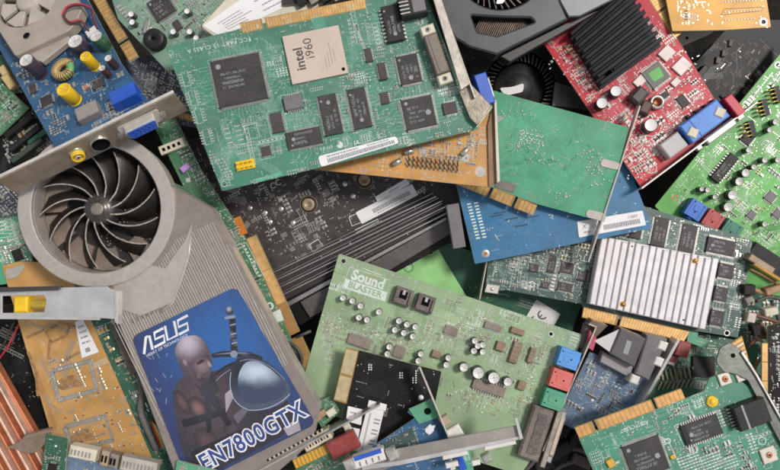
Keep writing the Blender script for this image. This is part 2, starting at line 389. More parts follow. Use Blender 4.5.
# ------------------------------------------------------------------ things lying in the pile
class Item:
    def __init__(s, name, label, cat, pl, xa, group=None):
        P = [at(*p) for p in pl]
        n = (P[1]-P[0]).cross(P[2]-P[0]).normalized()
        if n.z < 0: n = -n
        s.o0 = P[0]; s.n = n
        a = s.hit(*xa[0]); b = s.hit(*xa[1])
        s.o = (a+b)/2; s.x = (b-a).normalized(); s.y = n.cross(s.x)
        M = Matrix.Identity(4)
        for i in range(3): M[i][0], M[i][1], M[i][2], M[i][3] = s.x[i], s.y[i], n[i], s.o[i]*S
        e = bpy.data.objects.new(name, None); COL.objects.link(e); e.empty_display_size = .01
        e.matrix_world = M; e['label'] = label; e['category'] = cat
        if group: e['group'] = group
        s.e = e; s.occ = []; s.poly = None; s.rn = random.Random(label)
    def hit(s, px, py, h=0):
        d = ray(px, py); o = s.o0+s.n*h
        t = s.n.dot(o-CAM)/s.n.dot(d)
        return CAM+d*t
    def L(s, px, py, h=0):
        w = s.hit(px, py, h)-s.o
        return (w.dot(s.x), w.dot(s.y))
    def P(s, pts, h=0): return [s.L(x, y, h) for x, y in pts]
    def ang(s, p0, p1):
        a = s.L(*p0); b = s.L(*p1); return math.atan2(b[1]-a[1], b[0]-a[0])
    def note(s, u, v, w, h, rot=0): s.occ.append((u, v, w/2, h/2, rot))
    def free(s, u, v, m=1.2):
        for a, b, w, h, r in s.occ:
            dx, dy = u-a, v-b
            c, sn = math.cos(-r), math.sin(-r)
            if abs(dx*c-dy*sn) < w+m and abs(dx*sn+dy*c) < h+m: return False
        return True
    # --- parts
    def part(s, name, mb, parent=None, label=None): return link(name, mb.mesh(name), parent or s.e, label=label)
    def put(s, name, me, px, py, rot=0, h=0, occ=None, label=None, parent=None):
        u, v = s.L(px, py, h)
        if occ: s.note(u, v, occ[0], occ[1], rot)
        return link(name, me, parent or s.e, (u, v, h), rot, label)
    def chip(s, px, py, w, h, sides='xy', rot=0, t=2.6, body=None, marks=True, lead=1.6, pitch=1.7, name='chip', label=None):
        m1, m2 = chip_meshes(w, h, sides, t, body or chipm, marks, lead, pitch, int(px) if w > 12 else 0)
        u, v = s.L(px, py, t)
        o = link(name, m1, s.e, (u, v, 0), rot, label)
        s.note(u, v, w+2*lead*('x' in sides), h+2*lead*('y' in sides), rot)
        if m2: link('lead_row', m2, o)
        s.chips = getattr(s, 'chips', []); s.chips.append((u, v, w, h, rot, sides))
        return o
    def cap(s, px, py, r, h, sl=None, tp=None, name='capacitor', top=True):
        """px,py is where the photo shows the top"""
        u, v = s.L(px, py, h if top else 0)
        s.note(u, v, 2*r, 2*r)
        return link(name, cap_mesh(r, h, sl or sleeveb, tp or captop), s.e, (u, v, 0), s.rn.uniform(0, 3))
    def poly_part(s, name, pts, z0, z1, m, side=None, ch=0, rr=0, holes=(), parent=None, label=None):
        p = s.P(pts, z1)
        if rr: p = roundpoly(p, rr)
        b = MB(); b.prism(ccw(p), z0, z1, m, side, ch, [s.P(h, z1) if len(h) > 3 or True else h for h in holes])
        return s.part(name, b, parent, label)
    def block(s, name, px, py, w, h, z0, z1, m, rot=0, ch=.4, label=None, parent=None, side=None):
        b = MB(); b.box(0, 0, w, h, 0, z1-z0, m, 0, ch, side)
        u, v = s.L(px, py, z1); s.note(u, v, w, h, rot)
        return link(name, b.mesh(name), parent or s.e, (u, v, z0), rot, label)
    def board(s, pts, P, vis=None, pours=7, bundles=14, vias=90, ticks=60, th=2.3, trw=.45, holes=(), silks=(), texts=(), rr=1.2, clut=None, cmats=None, extra=None, name='circuit_board', label=None, edge=None, fan=True):
        poly = ccw(roundpoly(s.P(pts), rr, 2) if rr else s.P(pts)); s.poly = poly
        s.vis = ccw(s.P(vis)) if vis else poly
        r = s.rn; b = MB()
        hs = [circ(*s.L(x, y), q, 14) for x, y, q in holes]
        b.prism(poly, -th, 0, P['mask'], edge or fr4, 0, hs)
        for x, y, q in holes: b.ring(*s.L(x, y), q, q+1.1, .16, tin if r.random() < .3 else P['trace'])
        xs = [p[0] for p in s.vis]; ys = [p[1] for p in s.vis]
        s.bb = (min(xs), max(xs), min(ys), max(ys))
        def rp(m=1):
            for _ in range(40):
                q = (r.uniform(s.bb[0], s.bb[1]), r.uniform(s.bb[2], s.bb[3]))
                if inside(q, s.vis): return q
            return q
        ok = lambda q: inside(q, poly)
        for k in range(pours):
            u, v = rp(); w, h = r.uniform(8, 40), r.uniform(8, 34); c = min(w, h)*.25
            q = [(u-w/2+c, v-h/2), (u+w/2, v-h/2), (u+w/2, v+h/2-c), (u+w/2-c, v+h/2), (u-w/2, v+h/2), (u-w/2, v-h/2+c)]
            if all(ok(z) for z in q): b.flat(q, .03+k*.004, P['pour'])
        D8 = [(1, 0), (1, 1), (0, 1), (-1, 1), (-1, 0), (-1, -1), (0, -1), (1, -1)]
        def run(u, v, d, n, l0, sp, pad=True, w=trw):
            """n parallel tracks with 45 degree jogs"""
            if not s.free(u, v, 0) and n > 1: return
            segs = [(d, l0*r.uniform(.4, 1)), ((d+r.choice((-1, 1))) % 8, r.uniform(3, 9)), (d, l0*r.uniform(.2, .8))]
            px_, py_ = -D8[d][1], D8[d][0]; ln = math.hypot(px_, py_)
            for i in range(n):
                x, y = u+px_/ln*sp*i, v+py_/ln*sp*i; pts_ = [(x, y)]
                for dd, l in segs:
                    e = D8[dd]; g = l/math.hypot(*e)+(r.uniform(0, 3) if dd == d else 0)
                    x += e[0]*g; y += e[1]*g; pts_.append((x, y))
                if all(ok(z) for z in pts_):
                    b.ribbon(pts_, w, .1, P['trace'])
                    if pad: b.flat(circ(x, y, .62, 7), .15, tin)
        for k in range(bundles): u, v = rp(); run(u, v, r.randrange(8), r.randint(1, 6), r.uniform(8, 34), r.uniform(1.0, 1.5), r.random() < .6)
        if fan:
            for (u, v, w, h, rot, sides) in getattr(s, 'chips', []):
                for dd, (dx, dy, L_) in enumerate(((1, 0, h), (0, 1, w), (-1, 0, h), (0, -1, w))):
                    if ('x' in sides and dd % 2 == 0) or ('y' in sides and dd % 2 == 1):
                        n = max(2, int(L_/3.4)); half = (w if dd % 2 == 0 else h)/2+1.4
                        for i in range(n):
                            p = (i-(n-1)/2)*3.4
                            lx, ly = dx*half-dy*p, dy*half+dx*p; c, sn = math.cos(rot), math.sin(rot)
                            d8 = int(round((rot+dd*math.pi/2)/(math.pi/4))) % 8
                            run(u+lx*c-ly*sn, v+lx*sn+ly*c, d8, 1, r.uniform(4, 14), 1, r.random() < .8)
                b.ribbon([*rect(u, v, w+5, h+5, rot), rect(u, v, w+5, h+5, rot)[0]], .3, .2, silk) if r.random() < .5 else None
        for k in range(vias):
            u, v = rp()
            if k % 5 == 0:
                d = r.choice(((1.9, 0), (0, 1.9)))
                for i in range(r.randint(2, 6)):
                    q = (u+d[0]*i, v+d[1]*i)
                    if ok(q): b.flat(circ(*q, .55, 7), .15, tin)
            else: b.flat(circ(u, v, r.uniform(.4, .7), 7), .15, tin)
        for t in texts:
            s.note(*s.L(t[1], t[2]), t[3]*len(t[0])*.75, t[3]*1.3, s.ang(*t[4]) if t[4] else 0)
        for k in range(clut if clut is not None else vias//9):     # blocks of bare pads and printed outlines
            u, v = rp(); a = r.choice((0, H90)); nx, ny = r.choice(((2, 5), (2, 8), (6, 2), (4, 4), (9, 1), (3, 3), (2, 3))); pxx, pyy = r.uniform(2.2, 4.2), r.uniform(1.5, 2.4)
            if not s.free(u, v, 5): continue
            m_ = r.choice(cmats or (tin, tin, P['trace'], silk)); w_, h_ = pxx*.55, pyy*.5; c_, s_ = math.cos(a), math.sin(a)
            for i in range(nx):
                for j in range(ny):
                    x_, y_ = (i-(nx-1)/2)*pxx, (j-(ny-1)/2)*pyy; q = (u+x_*c_-y_*s_, v+x_*s_+y_*c_)
                    if inside(q, poly): b.flat(rect(*q, w_, h_, a), .17, m_)
            if r.random() < .6:
                z = rect(u, v, nx*pxx+1.2, ny*pyy+1.2, a)
                if all(ok(t) for t in z): b.ribbon([*z, z[0]], .35, .2, silk)
        for k in range(ticks):          # reference marks too small to read
            u, v = rp(); a = r.choice((0, math.pi/2)); c, sn = math.cos(a), math.sin(a)
            for i in range(r.randint(2, 4)):
                q = (u+c*i*1.1, v+sn*i*1.1)
                if ok(q):
                    b.flat(rect(*q, .3, 1.1, a), .2, silk)
                    if r.random() < .6: b.flat(rect(q[0]+c*.3, q[1]+sn*.3, .5, .28, a), .204, silk)
        for pl_, w in silks:
            b.ribbon(s.P(pl_), w, .22, silk)
        for t in texts:
            txt, x, y, size, ref, m = t[:6]; kw = t[6] if len(t) > 6 else {}
            u, v = s.L(x, y); b.text(txt, u, v, size, s.ang(*ref) if ref else 0, .24, m, **kw); s.note(u, v, size*len(txt)*.6, size, s.ang(*ref) if ref else 0)
        if extra: extra(b, s)
        return s.part(name, b, label=label)
    def fingers(s, pts, m=None, n=30, cuts=(), name='edge_connector', mask=None, th=2.3, gap=.14):
        """gold edge: quad a,b (outer edge) c,d (inner edge), fingers between"""
        m = m or gold; q = s.P(pts); b = MB()
        a, bb, c, d = [V(z) for z in q]
        def bl(t, k): return (a.lerp(bb, t)).lerp(d.lerp(c, t), k)
        edges = [0]+sorted(cuts)+[1]
        for i in range(len(edges)-1):
            t0 = edges[i]+(.012 if i else 0); t1 = edges[i+1]-(.012 if i < len(edges)-2 else 0)
            b.prism(ccw([tuple(bl(t0, 0)), tuple(bl(t1, 0)), tuple(bl(t1, 1.0)), tuple(bl(t0, 1.0))]), -th, .02, mat('contact_base', '#a07a42', .5, .1, .1, 6), fr4)
        for i in range(n):
            t0 = (i+gap/2)/n; t1 = (i+1-gap/2)/n
            if any(t0-.015 < cc < t1+.015 for cc in cuts): continue
            b.flat([tuple(bl(t0, .05)), tuple(bl(t1, .05)), tuple(bl(t1, .92)), tuple(bl(t0, .92))], .1, m)
        s.occ.append((*((a+bb+c+d)/4), (a-bb).length/2, (a-d).length/2, math.atan2((bb-a).y, (bb-a).x)))
        return s.part(name, b)
    def smds(s, n, region=None, dens=1.0, cols=None, cap_share=.5, big=.15, clusters=None, size=1.0):
        """rows of chip resistors and ceramic capacitors, each an object"""
        r = s.rn; reg = ccw(s.P(region)) if region else s.vis
        xs = [p[0] for p in reg]; ys = [p[1] for p in reg]; made = 0; tries = 0
        cols = cols or (smdblack, smdtan, smdgrey)
        while made < n and tries < n*14:
            tries += 1
            u, v = r.uniform(min(xs), max(xs)), r.uniform(min(ys), max(ys))
            a = r.choice((0, math.pi/2)); k = r.choice((1, 1, 2, 3, 4, 5)); mt = r.choice(cols)
            l, w, t = r.choice(((2.6, 1.5, 1.), (2.9, 1.6, 1.1), (2.2, 1.2, .8))) if r.random() > big else (4.4, 2.6, 1.5)
            l *= size; w *= size
            st = (w*1.55+.3)
            for i in range(k):
                q = (u-math.sin(a)*st*i, v+math.cos(a)*st*i)
                if inside(q, reg) and inside(q, s.poly) and s.free(*q, 1.5*size) and made < n:
                    link('chip_resistor' if mt is smdblack else 'chip_inductor' if mt is smdgrey else 'solder_tab' if mt is tin else 'chip_capacitor', smd_mesh(round(l, 2), round(w, 2), t, mt), s.e, (*q, 0), a)
                    s.note(*q, l*1.3, w*1.2, a); made += 1
    def bracket(s, p0, p1, z0, z1, m=None, th=1.5, tab0=0, tab1=0, out=-1, name='bracket', slots=0):
        """mounting bracket standing on the line p0-p1 of the board plane; tabs bend outwards at either end"""
        m = m or silver; a = V(s.L(*p0)); b_ = V(s.L(*p1)); d = (b_-a).normalized(); nn = V((-d.y, d.x))*out
        b = MB(); q = [a, b_, b_+nn*th, a+nn*th]
        b.prism(ccw([tuple(z) for z in q]), z0, z1, m, m, .2)
        for (t, e, dd) in ((tab0, a, -d), (tab1, b_, d)):
            if t:
                z = [e-nn*.0, e+dd*th, e+dd*th+nn*t, e+nn*t]
                b.prism(ccw([tuple(x) for x in z]), z0+.3, z1-.3, m, m, .2)
        return s.part(name, b), a, d, nn
    def sticker(s, quad, z=.3, bars=(), m=None, lines=(), name='sticker', rr=1.2, texts=(), label=None):
        """quad TL,TR,BR,BL; bars/lines in fractions of it"""
        q = [V(x) for x in s.P(quad, z)]
        def bl(u, v): return tuple((q[0].lerp(q[1], u)).lerp(q[3].lerp(q[2], u), v))
        b = MB(); b.prism(roundpoly([tuple(x) for x in q], rr, 3), .25, .25+z, m or white)
        zt = .25+z+.06; r = s.rn; wd = (q[1]-q[0]).length
        for u0, v0, u1, v1 in bars:
            u = u0
            while u < u1:
                w = r.uniform(.5, 1.3)/wd
                b.flat([bl(u, v0), bl(u+w*.62, v0), bl(u+w*.62, v1), bl(u, v1)], zt, ink); u += w*1.25
        for u0, v0, u1, v1 in lines:
            u = u0
            while u < u1:
                w = r.uniform(1.0, 3.5)/wd
                b.flat([bl(u, v0), bl(min(u1, u+w*.8), v0), bl(min(u1, u+w*.8), v1), bl(u, v1)], zt, mark); u += w
        a = math.atan2((q[1]-q[0]).y, (q[1]-q[0]).x)
        for t, u, v, size in texts: b.text(t, *bl(u, v), size, a, zt, ink)
        c = sum(q, V((0, 0)))/4; s.note(*c, wd, (q[0]-q[3]).length, a)
        return s.part(name, b, label=label)
G = 'circuit boards heaped in the scrap pile'
H90 = math.pi/2
# ------------------------------------------------------------------ ground under the heap
b = MB(); b.flat([(-2600, -2600), (2600, -2600), (2600, 2600), (-2600, 2600)], 0, mat('dark_ground', '#151312', .9, 0, .4, 60, dust=.08, bump=.4, spec=.15))
g = link('ground', b.mesh('ground'), None, (0, 0, -150)); g['kind'] = 'structure'

# ================================================================== sea green controller card (top centre)
c = Item('controller_card', 'large sea green controller card with a beige square processor and grey parallel port', 'circuit board',
         [(165, 47, 44), (222, 190, 42), (470, 112, 36)], ((165, 47), (424, -6)), G)
B_OUT = [(165, 47), (222, 191), (479, 129), (424, -8), (418, -14)]
rf = ((165, 47), (424, -6)); rb = ((424, -6), (165, 47))
c.chip(239, 80, 46, 44, 'xy', 0, 3.4, chipm, True, 2.6, 1.15, label='large dark square chip with fine leads')
b = MB(); b.box(0, 0, 54, 46, .3, 3, mat('ceramic_package', '#cdb9a9', .55, 0, .05, 20, dust=.1), 0, .5); b.flat(circ(23, -18.5, 1.7, 14), 3.06, hole)
b.text('intel', -15, -1, 12.5, H90, 3.06, ink, bold=.02); b.text('i960', -4.5, 7, 11.5, H90, 3.06, ink)
for i, (y0, y1) in enumerate(((-16, -4), (-15, 0), (-12, 9), (-10, 2))): b.flat([(8+i*3, y0), (8.6+i*3, y0), (8.6+i*3, y1), (8+i*3, y1)], 3.06, mark)
c.put('processor', b.mesh('processor'), 315.5, 55.5, 0, 0, (56, 48), 'beige ceramic square processor')
for x, y in ((330.5, 114.5), (359.5, 108)): c.chip(x, y, 17, 38, 'x', 0, 3, chipm, True, 2, 1.4)
c.chip(419, 112.5, 29, 29, 'xy', 0, 3, chipm, True, 2, 1.1); c.chip(409, 69, 20, 27, 'xy', 0, 2.8, chipm, True, 2, 1.1)
c.chip(393, 23, 16.5, 34, 'x', 0, 6, blackp, True, 2.4, 3.6); c.chip(304, 138, 33, 16, 'y', 0, 2.6, chipm, True, 2, 1.3)
c.chip(277, 122.5, 11, 19, 'x', 0, 2.4, chipb, False); c.chip(293, 102, 17, 13, 'y', 0, 5, greyp, False, 2.2, 2)
c.chip(266, 151, 9, 9, 'xy', 0, 1.4, chipb, False, 1.5, 1.3); c.chip(384.5, 98, 8, 11, 'x', 0, 2.4, chipb, False); c.chip(368.5, 55, 6.5, 13, 'x', 0, 2.2, chipb, False)
c.chip(382.5, 71, 7, 16, 'x', 0, 4, chipb, False); c.chip(450, 108, 13, 11, 'y', 0, 2.4, chipb, False); c.chip(188, 180, 4, 4, '', 0, 1, tin, False)
c.put('pin_header', header_mesh(4, 2, 4.4, yellow, yellow, 7), 245.5, 165, 0, 0, (19, 10), 'yellow plastic header')
c.fingers([(239.5, 23), (365, -2.5), (366, 8.5), (243, 33.5)], gold, 44, (.185,), mask=GREEN_B)
# resistor networks beside the left edge
for i, (x, y) in enumerate(((186, 79), (193, 98), (199, 116), (207, 137))):
    b = MB()
    for k in range(5):
        b.flat(rect(-5, (k-2)*2.6, 2.6, 1.1), .14, tin); b.flat(rect(5, (k-2)*2.6, 2.6, 1.1), .14, tin)
    b.ribbon([(-3, -7), (3, -7), (3, 7), (-3, 7), (-3, -7)], .4, .2, silk)
    c.put('pad_row', b.mesh('pad_row'), x, y, .05, 0, (14, 15))
def bx(b, s):
    for i in range(6):
        for k in range(3): b.flat(rect(*s.L(216+i*1.9+k*3.2, 161+i*3-k*1, 0), 1.7, 1.7), .16, tin)
    for i in range(5):
        for k in range(2): b.flat(rect(*s.L(226+k*11+i*1.3, 129+i*4.6-k*3), 5.5, 1.3), .16, tin)
    r = random.Random(3)
    for i in range(60):                 # pads in columns between the processor and the ram
        x = 340+r.randint(0, 10)*3; y = 74+r.randint(0, 4)*3
        b.flat(rect(*s.L(x, y), 1.7, .9), .16, tin)
    for i in range(26):
        for q in ((262+i*.2, 62+i*1.5), (355+i*.62, 24+i*1.6)): b.flat(rect(*s.L(*q), 3.0, .8), .16, tin)
    for q in (((243, 126), (256, 123), (260, 137), (248, 140), (243, 126)),): b.ribbon(s.P(q), .5, .2, silk)
    q = s.P([(254, 179), (281, 172), (283, 175), (256, 183)]); b.flat(q, .05, mat('light_green_patch', '#4fae8b', .4))
    b.flat(circ(*s.L(340, 145), 3, 16), .2, silk)
    b.text('CE', *s.L(380.5, 135.5), 6, s.ang(*rb), .24, silk); b.text('UL', *s.L(357, 142.5), 4.5, s.ang(*rf), .24, silk, bold=.04)
    b.text('V 0 313', *s.L(326, 148), 4, s.ang(*rf), .24, silk)
c.board(B_OUT, GREEN_B, [(165, 47), (222, 191), (479, 129), (424, 0), (330, 5)], pours=16, bundles=60, vias=420, ticks=260, trw=.42, clut=120, holes=((171, 53, 1.6), (224, 184, 2.0)),
        texts=(('FCC PART 15 CLASS A', 219, 45, 5.4, rb, silk, dict(space=1.15)),), extra=bx)
c.sticker([(318, 156.5), (396, 136), (399, 143), (321, 167)], bars=((.1, .42, .95, .85),), lines=((.1, .15, .5, .3), (.62, .15, .9, .28)), rr=2.5)
c.smds(95, [(250, 100), (285, 170), (470, 128), (430, 30), (340, 20), (340, 90)], big=.05, size=.72, cols=(smdgrey, smdtan, smdblack))
# phone style socket and the parallel port at the bracket
b = MB(); b.box(0, 0, 25, 20, 0, 15, blackp, 0, .8)
for i in range(5): b.box(-8.5, (i-2)*3.5, 9, 1.1, 15, 15.5, tin, 0, .1)
b.box(5, 0, 12, 16, 15, 15.6, greyp, 0, .3)
c.put('modular_socket', b.mesh('modular_socket'), 412, 9, 0, 0, (26, 22))
b = MB(); b.box(0, 0, 13, 38, 0, 13, mat('port_body', '#76695c', .5, .3, .15, 6, dust=.3), 0, 1.2); b.box(-2, 0, 2, 34, 13, 13.6, greyp, 0, .2)
o = c.put('parallel_port', b.mesh('parallel_port'), 435.5, 57, .13, 0, (15, 50))
for y in (-24, 24):
    q = MB(); q.box(0, 0, 13, 9, 0, 11, cream, 0, .8); q.lathe(0, 0, [(2.3, 11, silver), (2.3, 11.6, silver), (0, 11.6, silver)], 12); q.flat(circ(0, 0, 1.0, 8), 11.7, hole)
    link('mounting_block', q.mesh('mounting_block'), o, (0, y, 0))
cst = mat('cream_steel', '#aea69c', .33, .65, .22, 9, dust=.22, bump=.12)
c.bracket((432, -20), (474, 100), -6, 12, cst, 1.6, 0, 0)
c.poly_part('bracket_flange', [(426, -24), (434, -24), (470, 84), (461, 90)], 14, 15.6, cst, ch=.4)
c.poly_part('bracket_foot', [(459, 91), (471, 84), (493, 107), (490, 112), (477, 125), (470, 118)], 5, 6.8, mat('brassy_steel', '#948a7c', .28, .75, .3, 8, dust=.1, bump=.15), ch=.5)
c.poly_part('bracket_foot', [(491.5, 106), (493, 107), (477, 128), (476, 127)], 6, 7.4, dullsteel, ch=.4)
b = MB(); b.box(0, 0, 12, 30, 0, 16, bluep, 0, .8); b.box(6.5, 0, 3, 20, 3, 13, silver, 0, 1)
c.put('video_port', b.mesh('video_port'), 482, 92, .1, -14, None, 'blue video socket below the bracket')

# ================================================================== amber card under it
c = Item('interface_card', 'amber orange card with bent dark pins, showing from under the sea green card', 'circuit board',
         [(310, 168, 14), (489, 187, 24), (490, 125, 22)], ((310, 168), (489, 187)), G)
b = MB()
for i in range(12):
    for j in range(2):
        x = (i-5.5)*4.3; y = j*5
        b.box(x, y, 1.3, 1.3, 0, 3, tin); b.tube([(x, y, 2.5), (x-1.2, y+4.5, 5.2)], .75, blackw, 6)
c.put('pin_header', b.mesh('pin_header'), 433, 169, 0, 0, (54, 14), 'double row of bent dark pins')
def fx(b, s):
    for d, w in ((0, 1.0), (3.5, .7)):
        q = [(420-d, 141-d*.6), (441+d, 138-d*.6), (444+d, 154+d*.6), (423-d, 157+d*.6)]
        b.ribbon(s.P(q+[q[0]]), w, .2, mat('grey_lacquer', '#8d8478', .5))
    b.flat(s.P([(426, 143), (438, 141), (441, 152), (428, 155)]), .12, ORANGE_F['pour'])
    for x, y, r_ in ((480, 171.5, 4), (465, 157.5, 3.2), (423, 151, 2)): b.ring(*s.L(x, y), r_, r_+1.2, .2, tin); b.flat(circ(*s.L(x, y), r_, 14), .16, tin)
c.board([(300, 168), (489, 187), (491, 110), (300, 95)], ORANGE_F, [(320, 168), (489, 187), (491, 128), (392, 148)], pours=4, bundles=16, vias=150, ticks=60, extra=fx)
for x, y, rr_ in ((397, 162.5, .6), (465, 152, .9), (409, 152, .3)):
    b = MB(); b.tube([(-4.6, 0, 2.8), (4.6, 0, 2.8)], 2.6, silver, 12); c.put('crystal', b.mesh('crystal'), x, y, rr_, 0, (11, 6))
c.smds(60, [(392, 150), (470, 130), (487, 132), (480, 165), (400, 165)], cols=(smdgrey, smdtan, tin), size=.9)
shd = mat('shadowed_steel', '#8a6a4e', .4, .5, .2, 14, dust=.2)  # brown paints bracket metal that lies in shadow
c.poly_part('bracket', [(487.5, 126), (494, 100), (497.5, 181), (489, 188)], 1, 2.4, shd, ch=.3)
c.poly_part('bracket_edge_strip', [(494, 100), (496.5, 100), (500, 181), (497, 183)], 1.2, 7, cream, ch=.4)  # cream strip paints the white-lit edge of this bracket
c.poly_part('bracket_foot', [(496, 179), (516, 185), (513, 193), (494, 187)], 0, 1.6, mat('dark_steel', '#6b6460', .4, .5, .2, 8, dust=.2), ch=.4)

# ================================================================== bare green card, solder side up
c = Item('sound_card', 'bright green card lying solder side up on the plain blue card', 'circuit board',
         [(495, 95, 12), (628, 128, 16), (535, 200, -1)], ((440, 176), (604, 221)), G)
def hx(b, s):
    r = random.Random(11)
    for (x, y, n, sx, sy) in ((531, 138, 34, 12, 8), (523, 145, 16, 7, 6), (594, 158, 12, 8, 10), (600, 178, 16, 9, 9), (560, 190, 10, 12, 8), (582, 152, 6, 6, 8), (545, 158, 12, 16, 8), (505, 112, 5, 6, 5), (521, 112, 4, 6, 3)):
        for i in range(n):
            q = s.L(x+r.uniform(-sx, sx), y+r.uniform(-sy, sy)); b.lathe(*q, [(.95, .1, tin), (.75, .5, tin), (0, .9, tin)], 8)
    for i in range(5):
        for j in range(3): b.lathe(*s.L(520+i*4+j*1, 131+j*4+i*1.2), [(.8, .1, tin), (0, .8, tin)], 8)
    b.flat(roundpoly(s.P([(495, 123), (502, 120), (505, 117), (497, 115)]), 1.5), .2, tin)
    for i in range(9): b.ribbon(s.P([(498, 140+i*2.4), (516, 146+i*2.4), (528+i, 154+i*2.2), (548, 160+i*2.4)]), .5, .1, GREEN_H['trace'])
    for i in range(8): b.ribbon(s.P([(535, 110+i*2.2), (560, 118+i*2), (573, 132+i*1.5), (569-i, 150)]), .45, .1, GREEN_H['trace'])
c.fingers([(430, 174), (533, 215.5), (537.5, 205), (436, 164)], gold, 26, (.56, .8), mask=GREEN_H)
c.board([(424, 162), (470, 85), (495, 91), (629, 127.5), (604, 222), (537, 204)], GREEN_H, [(497, 97), (626, 130), (602, 219), (500, 190)], pours=2, bundles=70, vias=60, ticks=0, clut=0, trw=.5, extra=hx, th=2.3)
for q in ([(602, 158), (621, 163.5), (618.5, 170.5), (600, 166)], [(587, 209), (607, 214), (604.5, 222), (585.5, 217)]):
    c.poly_part('bracket_foot', q, .05, .9, mat('nickel_plate', '#cfc6bd', .4, .5, .1, 8, dust=.15), ch=.25, rr=4)
o, *_ = c.bracket((640.5, 106), (589, 262), -9, 1.6, mat('nickel_plate'), 1.6, 0, 0)

# ================================================================== plain blue card
c = Item('video_card', 'plain blue card, back side up, with a long white barcode sticker', 'circuit board',
         [(460, 197, -14), (475, 263, -16), (652, 228, -12)], ((475, 263), (652, 228)), G)
def ix(b, s):
    for j, (x0, y0, x1, y1) in enumerate(((469, 204, 478, 238), (476, 203, 484.5, 237))):
        for i in range(12):
            t = i/11; b.flat(rect(*s.L(x0+(x1-x0)*t, y0+(y1-y0)*t), 4.2, 1.5), .16, silk)
    for i in range(9): b.ribbon(s.P([(486+i*1.5, 236-i*2), (505, 229-i*1.8), (536+i*3, 224-i*1.4)]), .5, .1, BLUE_I['trace'])
    for x, y in ((500, 213), (512, 219), (522, 226), (497, 216), (533, 217)): b.ribbon(s.P([(x-7, y+1), (x+6, y-1.5)]), 1.4, .12, mat('ink_blue_trace', '#123a5e', .4))
    b.lathe(*s.L(485.5, 253.5), [(4.4, .1, tin), (4.0, .6, tin), (2, .9, tin), (0, .5, copper)], 18)
c.board([(459, 196), (475, 264), (652.5, 228), (621, 146), (560, 120), (450, 160)], BLUE_I, [(462, 200), (477, 262), (650, 226), (622, 155)], pours=0, bundles=34, vias=30, ticks=0, clut=0, extra=ix)
c.sticker([(577, 221.5), (642.5, 210.5), (646, 225), (579, 237.5)], bars=((.38, .5, .93, .82),), texts=(('11007', .83, .3, 4.2), ('CE', .25, .5, 4.5), ('X', .1, .4, 6)), lines=((.08, .7, .18, .8),))
c.block('ribbon_socket', 456, 226, 13, 45, -7, 7, greyp, -.03, .7, label='dark grey plastic socket on the left edge')

# ================================================================== grey green card with the white heatsink
c = Item('graphics_card', 'dark grey green graphics card carrying a white finned heatsink', 'graphics card',
         [(488, 262, -38), (738, 336, -30), (751, 240, -32)], ((506, 288), (738, 336)), G)
rf = ((506, 288), (738, 336))
ra = c.ang((602, 236), (720, 259))
for x, y, w, h in ((660, 232, 15, 30), (637, 227, 12, 24), (688, 239, 16, 30)): c.chip(x, y, w, h, 'x', 0, 2.6, chipb, True, 2, 1.3)
for x, y, w, h in ((721, 246.5, 29, 16), (726, 271, 16, 15), (721, 294, 14, 15), (717, 318, 14, 16)): c.chip(x, y, w, h, 'y', 0, 2.6, chipb, True, 2, 1.3)
for x, y, w, h in ((552, 264, 8, 18), (567, 268, 14, 12), (565, 287, 16, 9), (583, 276, 10, 10), (534, 268, 10, 8), (545, 285, 9, 6)): c.chip(x, y, w, h, 'xy' if w > 12 else 'x', 0, 2.2, chipb, True, 1.5, 1.2)
c.board([(489, 256), (485, 293), (505, 290), (582, 304), (586, 314), (738, 337.5), (752, 240), (650, 208), (560, 180)], GREEN_J, [(489, 262), (485, 292), (505, 289), (590, 306), (738, 336), (750, 240), (651, 212), (604, 236)], pours=8, bundles=44, vias=300, ticks=240, clut=90,
        holes=((532, 284, 2), (743, 239.5, 2.1), (727, 333, 2.2), (743, 262, .8)), silks=(([(495, 266), (493, 276)], .8),))
c.fingers([(582, 317.5), (684, 341.5), (690, 331), (584, 306.5)], gold, 38, (.35,), mask=GREEN_J)
c.smds(100, [(492, 264), (500, 285), (590, 305), (600, 240), (560, 246)], size=.85, cols=(smdgrey, smdtan, smdblack, tin))
c.smds(30, [(650, 215), (750, 240), (740, 335), (708, 330), (722, 258)], size=.8, cols=(smdgrey, tin))
hq = [(602, 236), (720, 259), (706, 330), (589.5, 304)]
q = [V(z) for z in c.P(hq, 16)]; b = MB(); b.prism(ccw([tuple(z) for z in q]), 2.6, 12.6, alu, ch=.3)
hs_o = c.part('heatsink', b)
hsx = lambda u, v: (q[0].lerp(q[1], u)).lerp(q[3].lerp(q[2], u), v)
b = MB(); nf = 17
for i in range(nf):
    u0 = (i+.02+.03*math.sin(i*2.1))/nf; u1 = (i+.9+.03*math.sin(i*1.3))/nf; e = .0 if i % 3 else .02
    b.prism(ccw([tuple(hsx(u0, e)), tuple(hsx(u1, e)), tuple(hsx(u1, 1)), tuple(hsx(u0, 1))]), 12.6, 15.2, alu, ch=.9)
link('heatsink_fins', b.mesh('heatsink_fins'), hs_o)
for x, y in ((689, 260.5), (618.5, 303)):
    b = MB(); b.box(0, 0, 7, 6, 2, 15.5, brass, .3, .8); b.lathe(0, 0, [(2.2, 15.5, brass), (2.0, 17, brass), (0, 17.4, brass)], 12)
    c.put('push_pin', b.mesh('push_pin'), x, y, 0, 0)
for x, y in ((627.5, 246.5), (677.5, 318.5)):
    b = MB(); b.lathe(0, 0, [(1.9, 15.1, hole), (0, 15.3, hole)], 12); c.put('fixing_hole', b.mesh('fixing_hole'), x, y, 0, 0)
c.poly_part('bracket_foot', [(487, 284), (500, 286), (497.5, 294), (484.5, 292)], .1, 1.2, mat('nickel_plate'), ch=.3)
